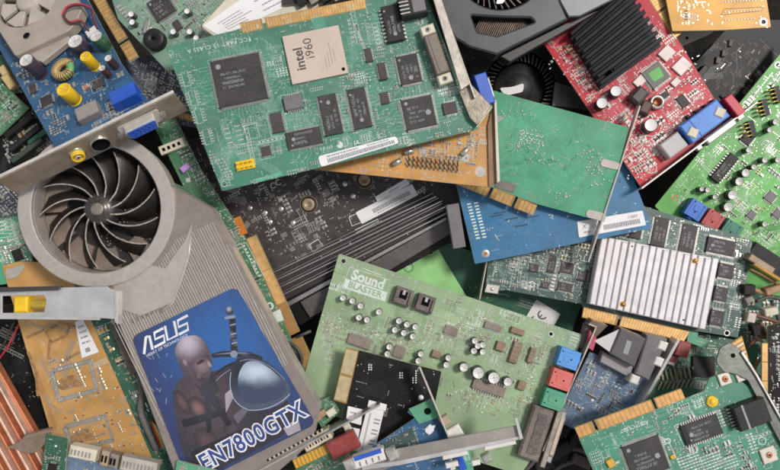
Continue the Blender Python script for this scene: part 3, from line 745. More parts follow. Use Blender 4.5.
b = MB(); b.lathe(0, 0, [(2, 1.2, silver), (1.6, 2, silver), (0, 2.2, silver)], 10); c.put('screw', b.mesh('screw'), 492, 289)
c.bracket((488, 258), (480, 300), -12, 2, mat('nickel_plate'), 1.2)

# ================================================================== sound card with writing
c = Item('sound_card', 'pale green card printed Sound Blaster, with blue, red and green sockets', 'sound card',
         [(339, 254, -28), (582, 335, -20), (540, 440, -16)], ((339, 254), (582, 335)), G)
rf = ((339, 254), (582, 335))
for x, y in ((343, 298), (352.5, 301), (360.5, 306), (379, 312), (359, 317.5), (367, 320), (399, 321), (407, 324.5), (415.5, 327), (395, 330), (404, 333), (413, 336.5), (389.5, 347), (387.5, 354), (421, 354), (418.5, 361), (448.5, 358), (446.5, 365), (475, 341), (483, 345), (474, 351), (483, 352), (478, 346)):
    c.cap(x, y, 3.3, 11)
for x, y in ((464, 367.5), (508, 382)): c.cap(x, y, 4.6, 12)
for x, y in ((478.5, 373), (494, 378)): c.cap(x, y, 6.2, 14, name='capacitor')
blk = mat('jumper_black', '#5b4b4c', .55, 0, .3, 4, dust=.5)
for i, (x, y) in enumerate(((403, 296), (425, 303))):
    b = MB(); b.box(0, 0, 19, 17, 0, 9, blk, 0, .8); b.box(0, 1.5, 8, 8, 9, 9.2, hole); b.box(0, 4, 3, 5, 9.2, 11, tin, 0, .3)
    for sx in (-7.5, 7.5): b.box(sx, 0, 2, 13, 9, 11.5, blk, 0, .4)
    c.put('audio_header', b.mesh('audio_header'), x, y, 0, 0, (20, 18))
duo = mat('dusty_chip', '#83766a', .7, 0, .2, 5, dust=.5)
c.chip(359, 341.5, 24, 10, 'y', 0, 3, duo, False, 2, 1.8); c.chip(451, 331, 14, 8, 'xy', 0, 2.4, duo, False, 2, 1.4)
c.chip(489, 388, 34, 10, 'y', 0, 4, duo, False, 2.4, 2.6); c.chip(493, 327, 18, 6, 'y', 0, 2.4, duo, False, 2, 1.4); c.chip(399, 352, 11, 11, 'xy', 0, 2.4, duo, False, 2, 1.4)
brn = mat('dusty_brown', '#8a6a52', .6, 0, .25, 4, dust=.4)
for x, y, w, h in ((515, 352, 9, 22), (531, 355, 6, 16), (500, 346, 9, 9), (436, 354, 9, 7), (521, 385, 8, 9), (517, 331, 14, 6)):
    b = MB(); b.box(0, 0, w, h, .2, 4.5, brn, 0, .7)
    if h > 14:
        for k in range(4): b.box(0, (k-1.5)*h*.22, w*.9, h*.12, 4.5, 5.0, duo, 0, .2)
    c.put('coil', b.mesh('coil'), x, y, 0, 0, (w, h))
def tx(b, s):
    q = [(350, 267), (390.3, 280.5), (385, 301.5), (342, 287.5)]
    b.ribbon(s.P(q+[q[0]]), .55, .2, silk)
    Q = [V(z) for z in s.P(q)]; m = lambda u, v: tuple(Q[0].lerp(Q[1], u).lerp(Q[3].lerp(Q[2], u), v))
    b.flat([m(0, .56), m(1, .56), m(1, 1), m(0, 1)], .2, silk)
    a = math.atan2((Q[1]-Q[0]).y, (Q[1]-Q[0]).x)
    b.text('Sound', *m(.5, .3), 14.5, a, .24, silk, .98, .035); b.text('BLASTER', *m(.5, .78), 9.2, a, .25, GREEN_T['mask'], 1.02, .02)
    b.ribbon(s.P([(362, 268), (382, 275.5)]), .7, .21, silk)
    r = random.Random(77); tan_ = mat('dusty_pad', '#a89a80', .7, 0, .2, 4); fx_ = mat('flux_stain', '#998a74', .7, 0, .3, 3, dust=.3)
    for zx, zy, sx_, sy_, n in ((428, 343, 16, 12, 90), (452, 331, 16, 10, 90), (500, 400, 36, 9, 150), (365, 333, 26, 6, 90), (332, 332, 12, 22, 110), (530, 372, 9, 22, 90), (400, 342, 16, 16, 80), (470, 318, 30, 6, 80), (465, 392, 20, 12, 90), (520, 345, 22, 10, 60)):
        for i in range(n):
            q = s.L(zx+r.gauss(0, sx_*.6), zy+r.gauss(0, sy_*.6))
            if inside(q, s.poly): b.flat(rect(*q, r.uniform(.8, 2.6), r.uniform(.6, 1.3), r.choice((0, H90))), .18+i*.0004, r.choice((tan_, fx_, tin, GREEN_T['trace'], silk)))
c.board([(339, 253.5), (583, 335), (546, 440), (520, 475), (296, 404)], GREEN_T, [(339, 254), (582, 335), (550, 410), (520, 425), (440, 372), (345, 350), (310, 385)], pours=8, bundles=44, vias=330, ticks=320, rr=2, trw=.4, clut=110, cmats=(tin, silk, GREEN_T['trace'], duo, mat('dusty_pad', '#a89a80', .7, 0, .2, 4), duo),
        holes=((343.5, 261, 2.2), (551, 334, 1.9), (336, 286, 1.4)), extra=tx)
tanc = (smdtan, mat('dusty_pad', '#a89a80', .7, 0, .2, 4), smdgrey)
c.smds(70, [(320, 320), (380, 330), (420, 345), (415, 365), (330, 350)], size=.75, cols=tanc)
c.smds(60, [(430, 318), (470, 325), (545, 345), (530, 400), (490, 360), (440, 345)], size=.75, cols=tanc)
c.smds(40, [(440, 375), (500, 395), (530, 400), (520, 420), (440, 410)], size=.7, cols=tanc)
ja = c.ang((582, 335), (548, 440))
for (x, y, m, l) in ((565.5, 357, mat('jack_blue', '#4a95dc', .45, 0, .08, 8, dust=.15), 'blue audio socket'), (558, 377.5, mat('jack_red', '#d8625c', .45, 0, .08, 8, dust=.2), 'red audio socket'), (550.5, 397, mat('jack_green', '#3f9c7a', .45, 0, .08, 8, dust=.2), 'green audio socket')):
    c.put('audio_socket', jack_mesh(21, 19, 15, m), x, y, ja+H90, 0, (22, 20), l)
b_, *_ = c.bracket((593, 327), (541, 448), -4, 14, dullsteel, 1.6, 9, 0)

# game port under the sockets
b = MB(); b.box(0, 0, 54, 22, 0, 13, mat('game_port_shell', '#6d645e', .6, .25, .35, 4, dust=.5), 0, 2); b.box(0, 1, 42, 10, 13, 13.8, mat('game_port_top', '#57504d', .8, 0, .5, 2, dust=.5, bump=.8), 0, .5)
o = c.put('game_port', b.mesh('game_port'), 534, 431, ja, 0, (56, 24), 'dusty grey game port')
b = MB(); b.box(0, 0, 58, 5, 0, 16, dullsteel, 0, .5); b.box(-4, 5, 40, 6, 2, 14, mat('port_shell', '#c6b3a3', .45, .4, .15, 8, dust=.25), 0, 1.5)
for x in (-26, 20): b.box(x, 4.6, 7, 7, 3, 12, silver, 0, 1)
link('port_flange', b.mesh('port_flange'), o, (0, 15, 0))

# ================================================================== lime green corner below it
c = Item('circuit_board', 'plain lime green board corner behind the top edge of the Sound Blaster card', 'circuit board',
         [(380, 275, -66), (433, 243, -66), (470, 310, -62)], ((380, 275), (433, 243)), G)
def ux(b, s):
    b.ring(*s.L(408.5, 267.5), 4.6, 5.4, .2, mat('dark_print', '#3c7350', .5)); b.text('S', *s.L(408.5, 267.5), 6.5, s.ang((380, 275), (433, 243)), .22, silk, bold=.04)
    for i in range(8): b.flat(rect(*s.L(423+i % 3*3, 264+i*2), .9, .9), .2, silk)
c.board([(320, 310), (434, 242.5), (476, 312), (430, 360)], GREEN_U, pours=0, bundles=2, vias=10, ticks=3, holes=((430.5, 252, 2.6),), extra=ux)

# ================================================================== black riser card
c = Item('riser_card', 'small black card with white stickers, laid on the pale green Sound Blaster card', 'circuit board',
         [(357, 350, 2), (441, 372, 2), (335, 440, 2)], ((357, 350), (441, 372)), G)
def vx(b, s):
    for x, y, nx, ny in ((369, 365, 2, 3), (400, 373, 2, 3), (413, 378, 1, 3), (416, 371, 1, 6)):
        for i in range(nx):
            for j in range(ny): b.flat(circ(*s.L(x+i*2.3, y+j*2.3), .8, 8), .2, silk)
    b.lathe(*s.L(421, 397.5), [(2.6, .1, white), (2.2, 1.2, white), (0, 1.8, white)], 12)
c.fingers([(346, 347.5), (333.5, 400), (346.5, 404), (359, 350.5)], goldp, 2, (), mask=BLACK, gap=.1)
c.board([(358, 350), (441.5, 371.5), (432, 418), (424, 470), (330, 470), (346, 402)], BLACK, [(358, 350), (441, 372), (430, 420), (345, 420)], pours=2, bundles=3, vias=20, ticks=4, extra=vx)
c.sticker([(369, 400), (387, 404.5), (385.5, 411), (367.5, 407)], rr=.6, lines=())
c.sticker([(367.5, 407), (384, 411), (372, 462), (354, 458)], bars=(), rr=.6, label='white label striped with black bars')
b = MB(); ang_ = c.ang((367.5, 407), (384, 411)); r = random.Random(5)
u, v = c.L(371, 433)
for i in range(11):
    d = (i-5)*3.6
    if i % 3: b.flat(rect(3, -d, 6, 1.5), .66, mark)
for i in range(30): b.flat(rect(-5, -((i-15)*1.25), 1.8, .8), .66, mark)
link('barcode', b.mesh('barcode'), c.e, (u, v, 0), c.ang((384, 411), (372, 462))+H90)
c.sticker([(348, 406), (363, 409.5), (361, 425), (346, 421)], lines=((.2, .3, .8, .4), (.2, .6, .7, .7)), rr=.6)
c.sticker([(346, 426), (360, 429), (356, 450), (343, 446)], lines=((.2, .3, .8, .4),), rr=.6)

# ================================================================== big cooler card with the blue printed plate
c = Item('graphics_card', 'beige graphics card cooler with a round turbine fan and a blue printed plate', 'graphics card',
         [(97, 203, 18), (313, 410, 14), (185, 470, 14)], ((131, 337), (236, 286)), G)
rf = ((131, 337), (236, 286))
shr = mat('grey_shroud', '#bcb3ab', .36, .3, .09, 5, dust=.2, dcol='#cfc6bb', bump=.08)
shr2 = mat('clear_cover', '#9a8f87', .28, .35, .1, 6, dust=.2, bump=.05)
cx, cy = c.L(97.5, 209); Rr = 71.5
# board below
p = c.P([(128, 330), (165, 450), (190, 478), (300, 455), (312, 408), (236, 265), (190, 190), (100, 150), (50, 230), (70, 280)], -26)
b = MB(); b.prism(ccw(p), -28.5, -26, GREEN_S['mask'], fr4); c.part('circuit_board', b)
# shroud body: outline runs round the fan then down both sides of the plate
body_px = [(118.5, 323), (178, 482), (262, 486), (313, 441), (320, 408), (281, 338), (240, 262), (211, 208)]
body = c.P(body_px)
aR = c.ang((97.5, 209), (211, 208)); 
a_st = math.atan2(body[-1][1]-cy, body[-1][0]-cx); a_en = math.atan2(body[0][1]-cy, body[0][0]-cx)
ring_pts = []
R0 = 73.5
a1 = a_st+.32; a2 = a_en-.5
while a2 < a1: a2 += 2*math.pi
for i in range(37):
    a = a1+(a2-a1)*i/36; ring_pts.append((cx+R0*math.cos(a), cy+R0*math.sin(a)))
outl = ccw(body+ring_pts)
SH_OUT = outl
b = MB(); b.prism(outl, -22, 0, shr2, shr, .6, [circ(cx, cy, 62, 56)])
sh = c.part('cooler_shroud', b)
# raised rim ring
b = MB(); b.prism(circ(cx, cy, 76, 64), 0, 4.5, shr, shr, .9, [circ(cx, cy, 62.6, 64)])
c.part('fan_rim', b)
# swept lip from the rim down to the plate
pl = c.P([(190, 236), (188, 255), (182, 275), (172, 303), (160, 312)], 3)
b = MB(); b.tube([(x, y, .6) for x, y in pl], 1.5, shr, 8)
pl = c.P([(150, 265), (165, 268), (185, 240), (192, 222), (188, 255), (180, 282), (172, 303), (140, 316), (122, 310), (110, 281), (130, 278)], 2)
b.prism(ccw(pl), .02, 1.6, shr, shr, .5); c.part('shroud_lip', b)
# ribs under the cover
b = MB(); dlen = 150
for i in range(-30, 60):
    u = cx+i*2.7
    run_ = []
    for k in range(0, 80):
        v = cy-60-k*2
        if inside((u, v), inset(SH_OUT, 4)) and math.hypot(u-cx, v-cy) > 79: run_.append(v)
    if len(run_) > 2: b.box(u, (run_[0]+run_[-1])/2, .8 if i % 3 else 1.1, run_[0]-run_[-1], 0, .6, shr if i % 4 else silver, 0, .2)
c.part('cover_ribs', b)
for i in range(8):
    q = MB(); q.box(0, 0, 1.6, 4.5, .5, 1.1, greyp, 0, .1); c.put('vent_slot', q.mesh('vent_slot'), 133+i*4.6, 321-i*2.3, 0, 0)
# well of the fan: floor and wall seen between the blades
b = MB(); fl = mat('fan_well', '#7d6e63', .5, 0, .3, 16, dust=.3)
b.flat(circ(cx, cy, 66, 40), -25, mat('fan_floor_shaded', '#1b1716', .6, 0, .3, 10, dust=.1))  # near-black floor paints the shade inside the well
for a0, a1_ in ((2.1, 2.75), (2.8, 3.35), (3.45, 3.95), (4.05, 4.5), (4.75, 5.15)):  # pale plates on the left only, painting the lit part of the floor
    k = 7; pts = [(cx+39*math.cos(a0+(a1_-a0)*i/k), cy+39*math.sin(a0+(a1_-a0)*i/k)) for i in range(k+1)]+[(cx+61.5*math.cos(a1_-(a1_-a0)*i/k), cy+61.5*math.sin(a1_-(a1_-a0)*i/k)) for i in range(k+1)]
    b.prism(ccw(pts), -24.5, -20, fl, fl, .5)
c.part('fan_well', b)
blm = mat('smoked_blade', '#1d1917', .35, 0, .3, 6, dust=.07, dcol='#b5a99b', spec=.3); blt = mat('blade_tip_dust', '#a0978e', .6, .1, .45, 2.5, dust=.6)
b = MB(); nb = 13
for i in range(nb):
    a = 2*math.pi*i/nb+.12; L1 = []; n_ = 9
    for k in range(n_+1):
        t = k/n_; rr_ = 13+t*45; an = a+.74*t**.9
        for z, sh_ in ((-3 if t > .15 else -1, 0), (-20, -.05-.26*min(1, t*2))):
            L1.append((cx+rr_*math.cos(an+sh_), cy+rr_*math.sin(an+sh_), z, rr_, an+sh_))
    th_ = .75
    vv = []
    for (x, y, z, rr_, an) in L1:
        nx_, ny_ = -math.sin(an), math.cos(an)
        vv.append((b.vs([(x-nx_*th_, y-ny_*th_, z)])[0], b.vs([(x+nx_*th_, y+ny_*th_, z)])[0]))
    for k in range(n_):
        t0, b0, t1, b1 = vv[2*k], vv[2*k+1], vv[2*k+2], vv[2*k+3]
        b.f([t0[0], b0[0], b1[0], t1[0]], blm, True); b.f([t0[1], t1[1], b1[1], b0[1]], blm, True); b.f([t0[0], t1[0], t1[1], t0[1]], blt)
    b.f([vv[-2][0], vv[-1][0], vv[-1][1], vv[-2][1]], blm)
fan = c.part('fan', b)
b = MB(); r = random.Random(91); fl_ = mat('lint', '#b3aa9e', .9, 0, .2, 3)
for i in range(150):
    a = r.uniform(-2.2, .9); rr_ = r.uniform(18, 58); b.flat(circ(cx+rr_*math.cos(a), cy+rr_*math.sin(a), r.uniform(.25, .7), 6), -19.8+r.uniform(0, .3), fl_)
link('lint', b.mesh('lint'), fan)['kind'] = 'stuff'
b = MB(); hubm = mat('fan_hub', '#3f3a39', .25, .3, .1, 6, dust=.22)
b.lathe(cx, cy, [(17, -20, hubm), (16, -5, hubm), (14, -1.5, hubm), (10, .4, hubm), (6.2, 1.0, hubm), (6, 1.5, hubm), (5.4, 1.7, dullsteel), (0, 1.9, dullsteel)], 30)
link('fan_hub', b.mesh('fan_hub'), fan)
# printed plate: a plain armoured bust of our own in the same colours
pp = [(131, 337), (235, 286.5), (314, 411), (310, 424), (190, 487)]
PP = c.P([(131, 337), (236, 286.5), (316, 424), (190, 487)], 1.5)
Lp = lambda x, y: c.L(x, y, 1.5)
base = radial('print_blue_field', Lp(225, 345), (95, 110), 0, '#2a64a8', '#2b3866')
b = MB(); b.prism(roundpoly(PP, 8, 6), .1, 1.5, base, mat('plate_edge', '#3b4a70'), .2)
plate = c.part('printed_plate', b)
def ell(b, x, y, rx, ry, rot, z, m, n=36):
    u, v = Lp(x, y); ce, se = math.cos(rot), math.sin(rot)
    b.flat([(u+rx*math.cos(t)*ce-ry*math.sin(t)*se, v+rx*math.cos(t)*se+ry*math.sin(t)*ce) for t in [2*math.pi*i/n for i in range(n)]], z, m)
b = MB(); T = lambda pts: [Lp(*p) for p in pts]
def shp(pts, z, m, rr=4): b.flat(ccw(roundpoly(T(pts), rr, 4)), z, m)
DK = '#2c2a36'
torso = radial('print_dark_torso', Lp(205, 405), (52, 70), 0, '#55474e', DK)
shp([(172, 396), (178, 380), (190, 372), (214, 372), (236, 362), (256, 372), (286, 398), (300, 425), (262, 447), (196, 481), (181, 448), (176, 420)], 1.56, torso, 8)
# chest and arm lit softly through the dark armour
for i, (x, y, rx, ry, rot, col) in enumerate(((198, 408, 9, 13, .25, '#8a6562'), (216, 405, 7, 11, .2, '#86625f'), (182, 402, 6, 14, .1, '#6b4f52'), (206, 440, 11, 14, .3, '#5c474b'), (232, 428, 9, 8, 0, '#4f434b'))):
    ell(b, x, y, rx, ry, rot, 1.565+i*.004, radial('print_flesh_%s' % 'abcde'[i], Lp(x, y), (rx*.95, ry*.95), rot, col, '#3a3138'))
strap = radial('print_strap', Lp(205, 395), (30, 40), 0, '#3d3a47', '#1c1b23')
for i, q in enumerate(([(188, 377), (195, 375), (216, 396), (232, 424), (227, 427), (210, 402)], [(204, 392), (209, 390), (212, 430), (207, 434)], [(181, 420), (226, 408), (228, 414), (184, 428)], [(190, 452), (244, 428), (247, 434), (194, 461)])): shp(q, 1.59+i*.004, strap, 2)
shp([(225, 394), (232, 388), (233, 398), (226, 413)], 1.61, mat('print_pale', '#a39aa2', .4), 1)
shp([(233, 416), (247, 404), (250, 408), (238, 424)], 1.612, mat('print_grey', '#6c6874', .4), 1)
shp([(283, 428), (298, 418), (301, 430), (288, 436)], 1.61, mat('print_pale'), 1)
# upright hilt: grip with wound bands, round pommel, curved guard
blade = radial('print_hilt', Lp(233, 338), (5, 40), .15, '#5d5f74', '#23242f')
lite = mat('print_steel_light', '#8d93ad', .4)
shp([(229, 316), (235, 315), (238, 352), (231, 353)], 1.62, blade, 1)
for i in range(7): shp([(229.6+i*.35, 320+i*4.6), (235.2+i*.35, 318.6+i*4.6), (235.4+i*.35, 320+i*4.6), (229.8+i*.35, 321.4+i*4.6)], 1.625+i*.001, lite if i % 2 else strap, .2)
shp([(211, 354), (222, 351), (234, 351), (250, 352), (263, 357), (262, 362), (248, 357.5), (234, 357), (222, 357), (212, 358)], 1.64, blade, 2)
shp([(213, 354.6), (234, 352), (252, 353.6), (234, 353.4)], 1.645, lite, .4)
ell(b, 229.5, 310.5, 3.8, 4.2, 0, 1.65, radial('print_pommel', Lp(229, 309), (4, 4), 0, '#a5a9bd', '#32333f')); shp([(224.5, 316.5), (235, 315), (235.4, 318), (225, 319.4)], 1.652, lite, 1); ell(b, 234, 354, 3.6, 3.6, 0, 1.655, lite)
# shoulder plate: dark rim, bright dome, raised bands
sha = radial('print_shoulder_rim', Lp(245, 372), (60, 36), -.2, '#191b26', '#4a536b')
arm = radial('print_shoulder', Lp(256, 371), (36, 18), -.5, '#c3d3e4', '#3a4560')
shp([(229, 372), (237, 357), (250, 355), (268, 362), (284, 376), (292, 391), (286, 402), (268, 410), (249, 411), (238, 406), (231, 391)], 1.66, sha, 8)
shp([(238, 374), (245, 362), (256, 360), (270, 368), (282, 380), (287, 391), (281, 398), (264, 404), (250, 404), (242, 399), (238, 388)], 1.68, arm, 8)
def arc(c0, c1, c2, w, z, m):
    p = [V(Lp(*c0)), V(Lp(*c1)), V(Lp(*c2))]; b.ribbon([tuple(p[0]*(1-t_)**2+p[1]*2*t_*(1-t_)+p[2]*t_*t_) for t_ in [i/14 for i in range(15)]], w, z, m)
edge = mat('print_edge_light', '#a9b6cd', .4); dark = mat('print_edge_dark', '#1d2030', .4)
arc((231, 372), (226, 402), (248, 409.5), .7, 1.70, edge); arc((248, 410), (272, 412), (290, 394), .8, 1.702, edge); arc((240, 361), (262, 354), (285, 380), .6, 1.702, lite)
arc((214, 376), (224, 366), (236, 362), 2.2, 1.64, strap); arc((216, 381), (224, 372), (234, 368), .6, 1.645, lite)
# bare head, bowed to the right: lit crown, face in shade
fc = radial('print_head', Lp(188, 343), (21, 20), .2, '#c3b5c4', '#574a54'); fd = radial('print_face', Lp(202, 366), (12, 15), .3, '#86747b', '#40353c')
shp([(193, 374), (212, 370), (220, 392), (202, 397)], 1.69, strap, 4)
shp([(174, 351), (178, 342), (186, 336), (196, 335), (204, 340), (209, 349), (211, 357), (213, 364), (210.5, 367), (211, 373), (208, 380), (202, 384), (196, 380), (188, 373), (179, 364)], 1.71, fc, 3)
shp([(191, 362), (199, 358), (209, 354), (212.6, 364), (210, 367.5), (210.6, 374), (207.5, 379.5), (202, 383.4), (196, 379)], 1.715, fd, 3)
sh_ = radial('print_face_shade', Lp(202, 360), (10, 5), .4, '#2c2329', '#4f424a')
shp([(196, 363), (201, 359.5), (205, 359), (204, 362), (198, 365)], 1.72, sh_, 1.5); shp([(207, 358), (211, 357), (211.6, 360), (208.5, 361)], 1.72, sh_, .8)
shp([(205.5, 360), (208, 359.6), (212.4, 366.4), (208, 368)], 1.722, radial('print_nose', Lp(210, 364), (4, 6), 0, '#a3929a', '#6b5a63'), 1)
shp([(202.5, 374.2), (208.8, 371.8), (209.6, 373), (203.5, 375.6)], 1.722, sh_, .5); shp([(194, 370), (198, 368), (201, 378), (198, 379)], 1.718, radial('print_cheek', Lp(196, 373), (4, 7), 0, '#5a4a52', '#71616a'), 1.5)
shp([(182, 360), (185.5, 358), (188.5, 366), (185.5, 369)], 1.72, radial('print_ear', Lp(185, 362), (4, 6), 0, '#9b8992', '#52444c'), 1.5)
shp([(179, 364), (187, 372.5), (196, 380), (202, 384), (201, 387), (192, 383), (183, 374)], 1.705, sh_, 1.5)
# scratches in the print
r = random.Random(44); scr = mat('print_scratch', '#b9bccb', .5)
for i in range(16):
    x, y = r.uniform(145, 172), r.uniform(350, 420); b.ribbon([Lp(x, y), Lp(x+r.uniform(-3, 5), y+r.uniform(2, 7))], .35, 1.76, scr)
nb_ = link('printed_figure', b.mesh('printed_figure'), plate)
b = MB(); la = c.ang((142, 348), (186, 325))
u, v = Lp(165, 334.5); wprint = mat('white_print', '#e6e4e6', .4, dust=.1)
cl_, sl_ = math.cos(la), math.sin(la)
def stroke(pts, ox):
    q = []
    for x, y in pts:
        X = (ox+x+y*.22-27)*.96; Y = (y-.5)*1.0
        X, Y = (ox+x*11+y*3.2-25.5), (y-.5)*12.5
        q.append((u+X*cl_-Y*sl_, v+X*sl_+Y*cl_))
    b.ribbon(q, 2.5, 1.6, wprint)
stroke([(-.1, -.1), (.42, 1), (.62, 1)], 0); stroke([(.95, 1.0), (.95, -.1)], -2.2)
stroke([(1.05, 1), (.15, 1), (.08, .52), (.95, .48), (.88, 0), (-.15, 0)], 12.2)
stroke([(.08, 1.1), (.02, .02), (.95, 0), (1.0, 1.1)], 25)
stroke([(1.15, 1), (.15, 1), (.08, .52), (.95, .48), (.88, 0), (-.05, 0)], 38)
u, v = Lp(167, 345.5); b.text('HEART OF TECHNOLOGY', u, v, 3.8, la, 1.6, wprint, 1.02)
link('printed_logo', b.mesh('printed_logo'), plate)
b = MB(); ta = c.ang((210, 459), (296, 412)); u, v = Lp(252, 437)
b.text('EN7800GTX', u, v, 23, ta, 1.74, wprint, .84, .085, 0, 1.14); b.text('EN7800GTX', u, v, 23, ta, 1.78, mat('navy_print', '#2d4586', .4, dust=.1), .84, .02, 0, 1.14)
link('printed_name', b.mesh('printed_name'), plate)
# bracket seen edge on below the plate, and the teeth along its grille
bk, *_ = c.bracket((254, 472), (379, 403.5), -22, 2.5, silver, 2.0)
b = MB(); u0 = V(c.L(268, 460)); u1 = V(c.L(322, 430))
for i in range(26): b.box(*u0.lerp(u1, i/25), 1.0, 2.2, -3, 1.2, cream if i % 2 else hole, c.ang((268, 460), (322, 430)))
c.part('grille_teeth', b)
for x, y, w, h, z1, m, nm in ((317, 441, 30, 11, -6, cream, 'video_port'), (293, 456, 6, 10, -4, silver, 'jack_post'), (284, 460, 6, 10, -5, dullsteel, 'jack_post'), (346, 426, 7, 8, -6, cream, 'jack_post')):
    o = c.block(nm, x, y, w, h, -22, z1, m, c.ang((254, 472), (379, 403.5)), 1.2)
    if nm == 'video_port':
        q = MB()
        for i in range(8): q.box((i-3.5)*3.2, 0, 1.6, 4.5, 0, .5, hole if i % 2 else brass, 0, .1)
        link('pin_face', q.mesh('pin_face'), o, (0, 0, 16))

# ================================================================== blue card with the beige cooler, top left
c = Item('graphics_card', 'blue graphics card with a dusty beige fan, yellow capacitors and a steel bracket, tilted', 'graphics card',
         [(62, 160, 40), (158, 114, 40), (-10, 30, -40)], ((62, 160), (158, 114)), G)
rf = ((62, 160), (158, 114)); ra = 0
for x, y, r_, h_, m in ((26, 60, 7.5, 24, sleevep), (75, 41, 8.2, 18, sleevep), (96, 36, 6.5, 19, sleeveg), (85, 56, 5.6, 18, sleevey), (63, 89, 7, 20, sleevey), (108, 58, 4, 15, sleevebr), (102, 68, 3.6, 13, sleevebr)): c.cap(x, y, r_, h_, m, captop if m is not sleevey else sleevey)
b = MB(); n_ = 26; cu_ = mat('coil_winding', '#c9a56a', .4, .3, .2, 4, dust=.3); co_ = mat('coil_core', '#6fa86a', .5, 0, .1, 4)
for i in range(n_):
    a = 2*math.pi*i/n_; ca, sa = math.cos(a), math.sin(a)
    if i % n_ < 22: b.tube([((8.2+3.8*math.cos(t))*ca, (8.2+3.8*math.cos(t))*sa, 4.4+3.8*math.sin(t)) for t in [2*math.pi*k/10 for k in range(11)]], .8, cu_, 5)
b.lathe(0, 0, [(11, 3, co_), (11, 6.5, co_), (5.2, 7.4, co_), (5.2, 2, co_)], 24)
c.put('coil', b.mesh('coil'), 66, 72, .4, 2, (25, 25), 'wound coil with a green core')
c.chip(97, 83, 11, 10, 'y', 0, 3, chipb, False, 1.5, 2); c.chip(46, 100, 12, 12, 'xy', 0, 2.4, chipm, False, 2, 1.3); c.chip(32, 88, 7, 12, 'x', 0, 2.2, chipb, False)
for x, y in ((87, 88), (96.5, 85)): c.put('ceramic', smd_mesh(6.5, 5, 3, mat('ferrite', '#b5745e', .5, 0, .1, 4)), x, y, .2, 0, (8, 6))
c.block('port_can', 86, 110, 22, 15, 0, 9, mat('tin_can', '#a9a29b', .5, .5, .1, 10, dust=.3), 0, .8)
c.block('video_port', 122, 93, 26, 15, 0, 13, bluep, 0, .8, label='blue video socket body')
b = MB()
for i in range(6):
    for j in range(6):
        if (i+j) % 5: b.box((i-2.5)*3, (j-2.5)*3, 2, 1.6, 0, 1, smdgrey if (i*j) % 3 else tin, 0, .1)
c.put('resistor_array', b.mesh('resistor_array'), 58, 127, 0, 0, (18, 18))
c.board([(62, 160), (158, 114), (121, 63), (66, -42), (-52, -42)], BLUE_A, [(0, 44), (60, 158), (156, 112), (118, 62), (88, 0), (70, 30)], pours=5, bundles=20, vias=120, ticks=70)
c.fingers([(62, -75), (138, 55.5), (129, 61.5), (52, -70)], gold, 44, (.88,), mask=BLUE_A)
c.smds(80, [(12, 62), (62, 156), (150, 112), (118, 66), (90, 60), (60, 50)], size=1.0, cols=(smdgrey, tin, smdblack, smdgrey), big=.3)
bei = mat('dusty_beige_cover', '#a89d90', .6, .1, .12, 18, dust=.55); beid = mat('dusty_beige_blade', '#b9afa2', .6, 0, .12, 10, dust=.5)
hc_ = c.L(27, 0, 15); 
b = MB(); p = c.P([(-40, -30), (11, 50), (15, 56), (68, 31), (76, 22), (82, 8), (50, -50)], 15)
b.prism(roundpoly(p, 3, 3), 4, 15, bei, bei, .8, [circ(*hc_, 34, 36)])
cool = c.part('cooler', b)
p = c.P([(12, 52), (42, 62), (70, 40), (66, 30)], 9)
b = MB(); b.prism(ccw(p), 3, 9, mat('cooler_step', '#b8aea4', .5, .2, .1, 18, dust=.4), None, .6); b.lathe(*c.L(27, 36, 15), [(4.2, 15, greyp), (3.6, 16, greyp), (2, 16.4, hole), (0, 16, hole)], 14)
link('cooler_step', b.mesh('cooler_step'), cool)
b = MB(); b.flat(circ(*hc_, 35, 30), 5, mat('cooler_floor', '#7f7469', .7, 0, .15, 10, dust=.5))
for i in range(7):
    a = 2*math.pi*i/7+.4; pts = []
    for rr_, da in ((12, -.25), (31, -.42), (32, .0), (31, .28), (12, .2)): pts.append((hc_[0]+rr_*math.cos(a+da), hc_[1]+rr_*math.sin(a+da)))
    b.prism(ccw(pts), 9, 12.5, beid, beid, .5)
b.lathe(*hc_, [(13, 6, beid), (12.6, 15, beid), (10, 16.5, beid), (0, 16.8, beid)], 28)
link('fan', b.mesh('fan'), cool)
b = MB(); b.tube([(*c.L(*q), z) for *q, z in ((55, 36, 10), (62, 42, 8), (68, 46, 5))], 1, redw); b.tube([(*c.L(*q), z) for *q, z in ((52, 36, 10), (58, 42, 9), (64, 47, 5))], 1, redw); c.part('fan_wire', b)
b = MB(); pts = [(88, 30), (80, 20), (70, 22), (63, 15), (67, 7), (78, 4), (90, 8), (93, 17), (97, 28)]
z = [8, 14, 17, 18, 19, 19, 17, 13, 8]
def smooth(pts, k=4):
    P_ = [V(p) for p in pts]; out = []
    for i in range(len(P_)-1):
        p0 = P_[max(i-1, 0)]; p1 = P_[i]; p2 = P_[i+1]; p3 = P_[min(i+2, len(P_)-1)]
        for s_ in range(k):
            t = s_/k; out.append(.5*((2*p1)+(p2-p0)*t+(2*p0-5*p1+4*p2-p3)*t*t+(3*p1-p0-3*p2+p3)*t**3))
    return out+[P_[-1]]
b.tube(smooth([(*c.L(*q, zz), zz) for q, zz in zip(pts, z)]), 1.1, redw)
b.tube(smooth([(*c.L(q[0]+1.5, q[1]+1.8, zz), zz+1) for q, zz in zip(pts, z)]), 1.0, mat('dark_red_wire', '#5c2630', .5)); c.part('fan_wire', b)
c.block('wire_plug', 91, 31, 12, 9, 0, 9, whitep, .2, .6); c.block('tantalum', 56, 50, 12, 5, 0, 4, bluep, 0, .4)
brk = mat('old_steel', '#ab9c8c', .33, .7, .25, 16, dust=.22)
c.bracket((12, 189), (184, 105), -7, 21, brk, 1.8, -10, 0)
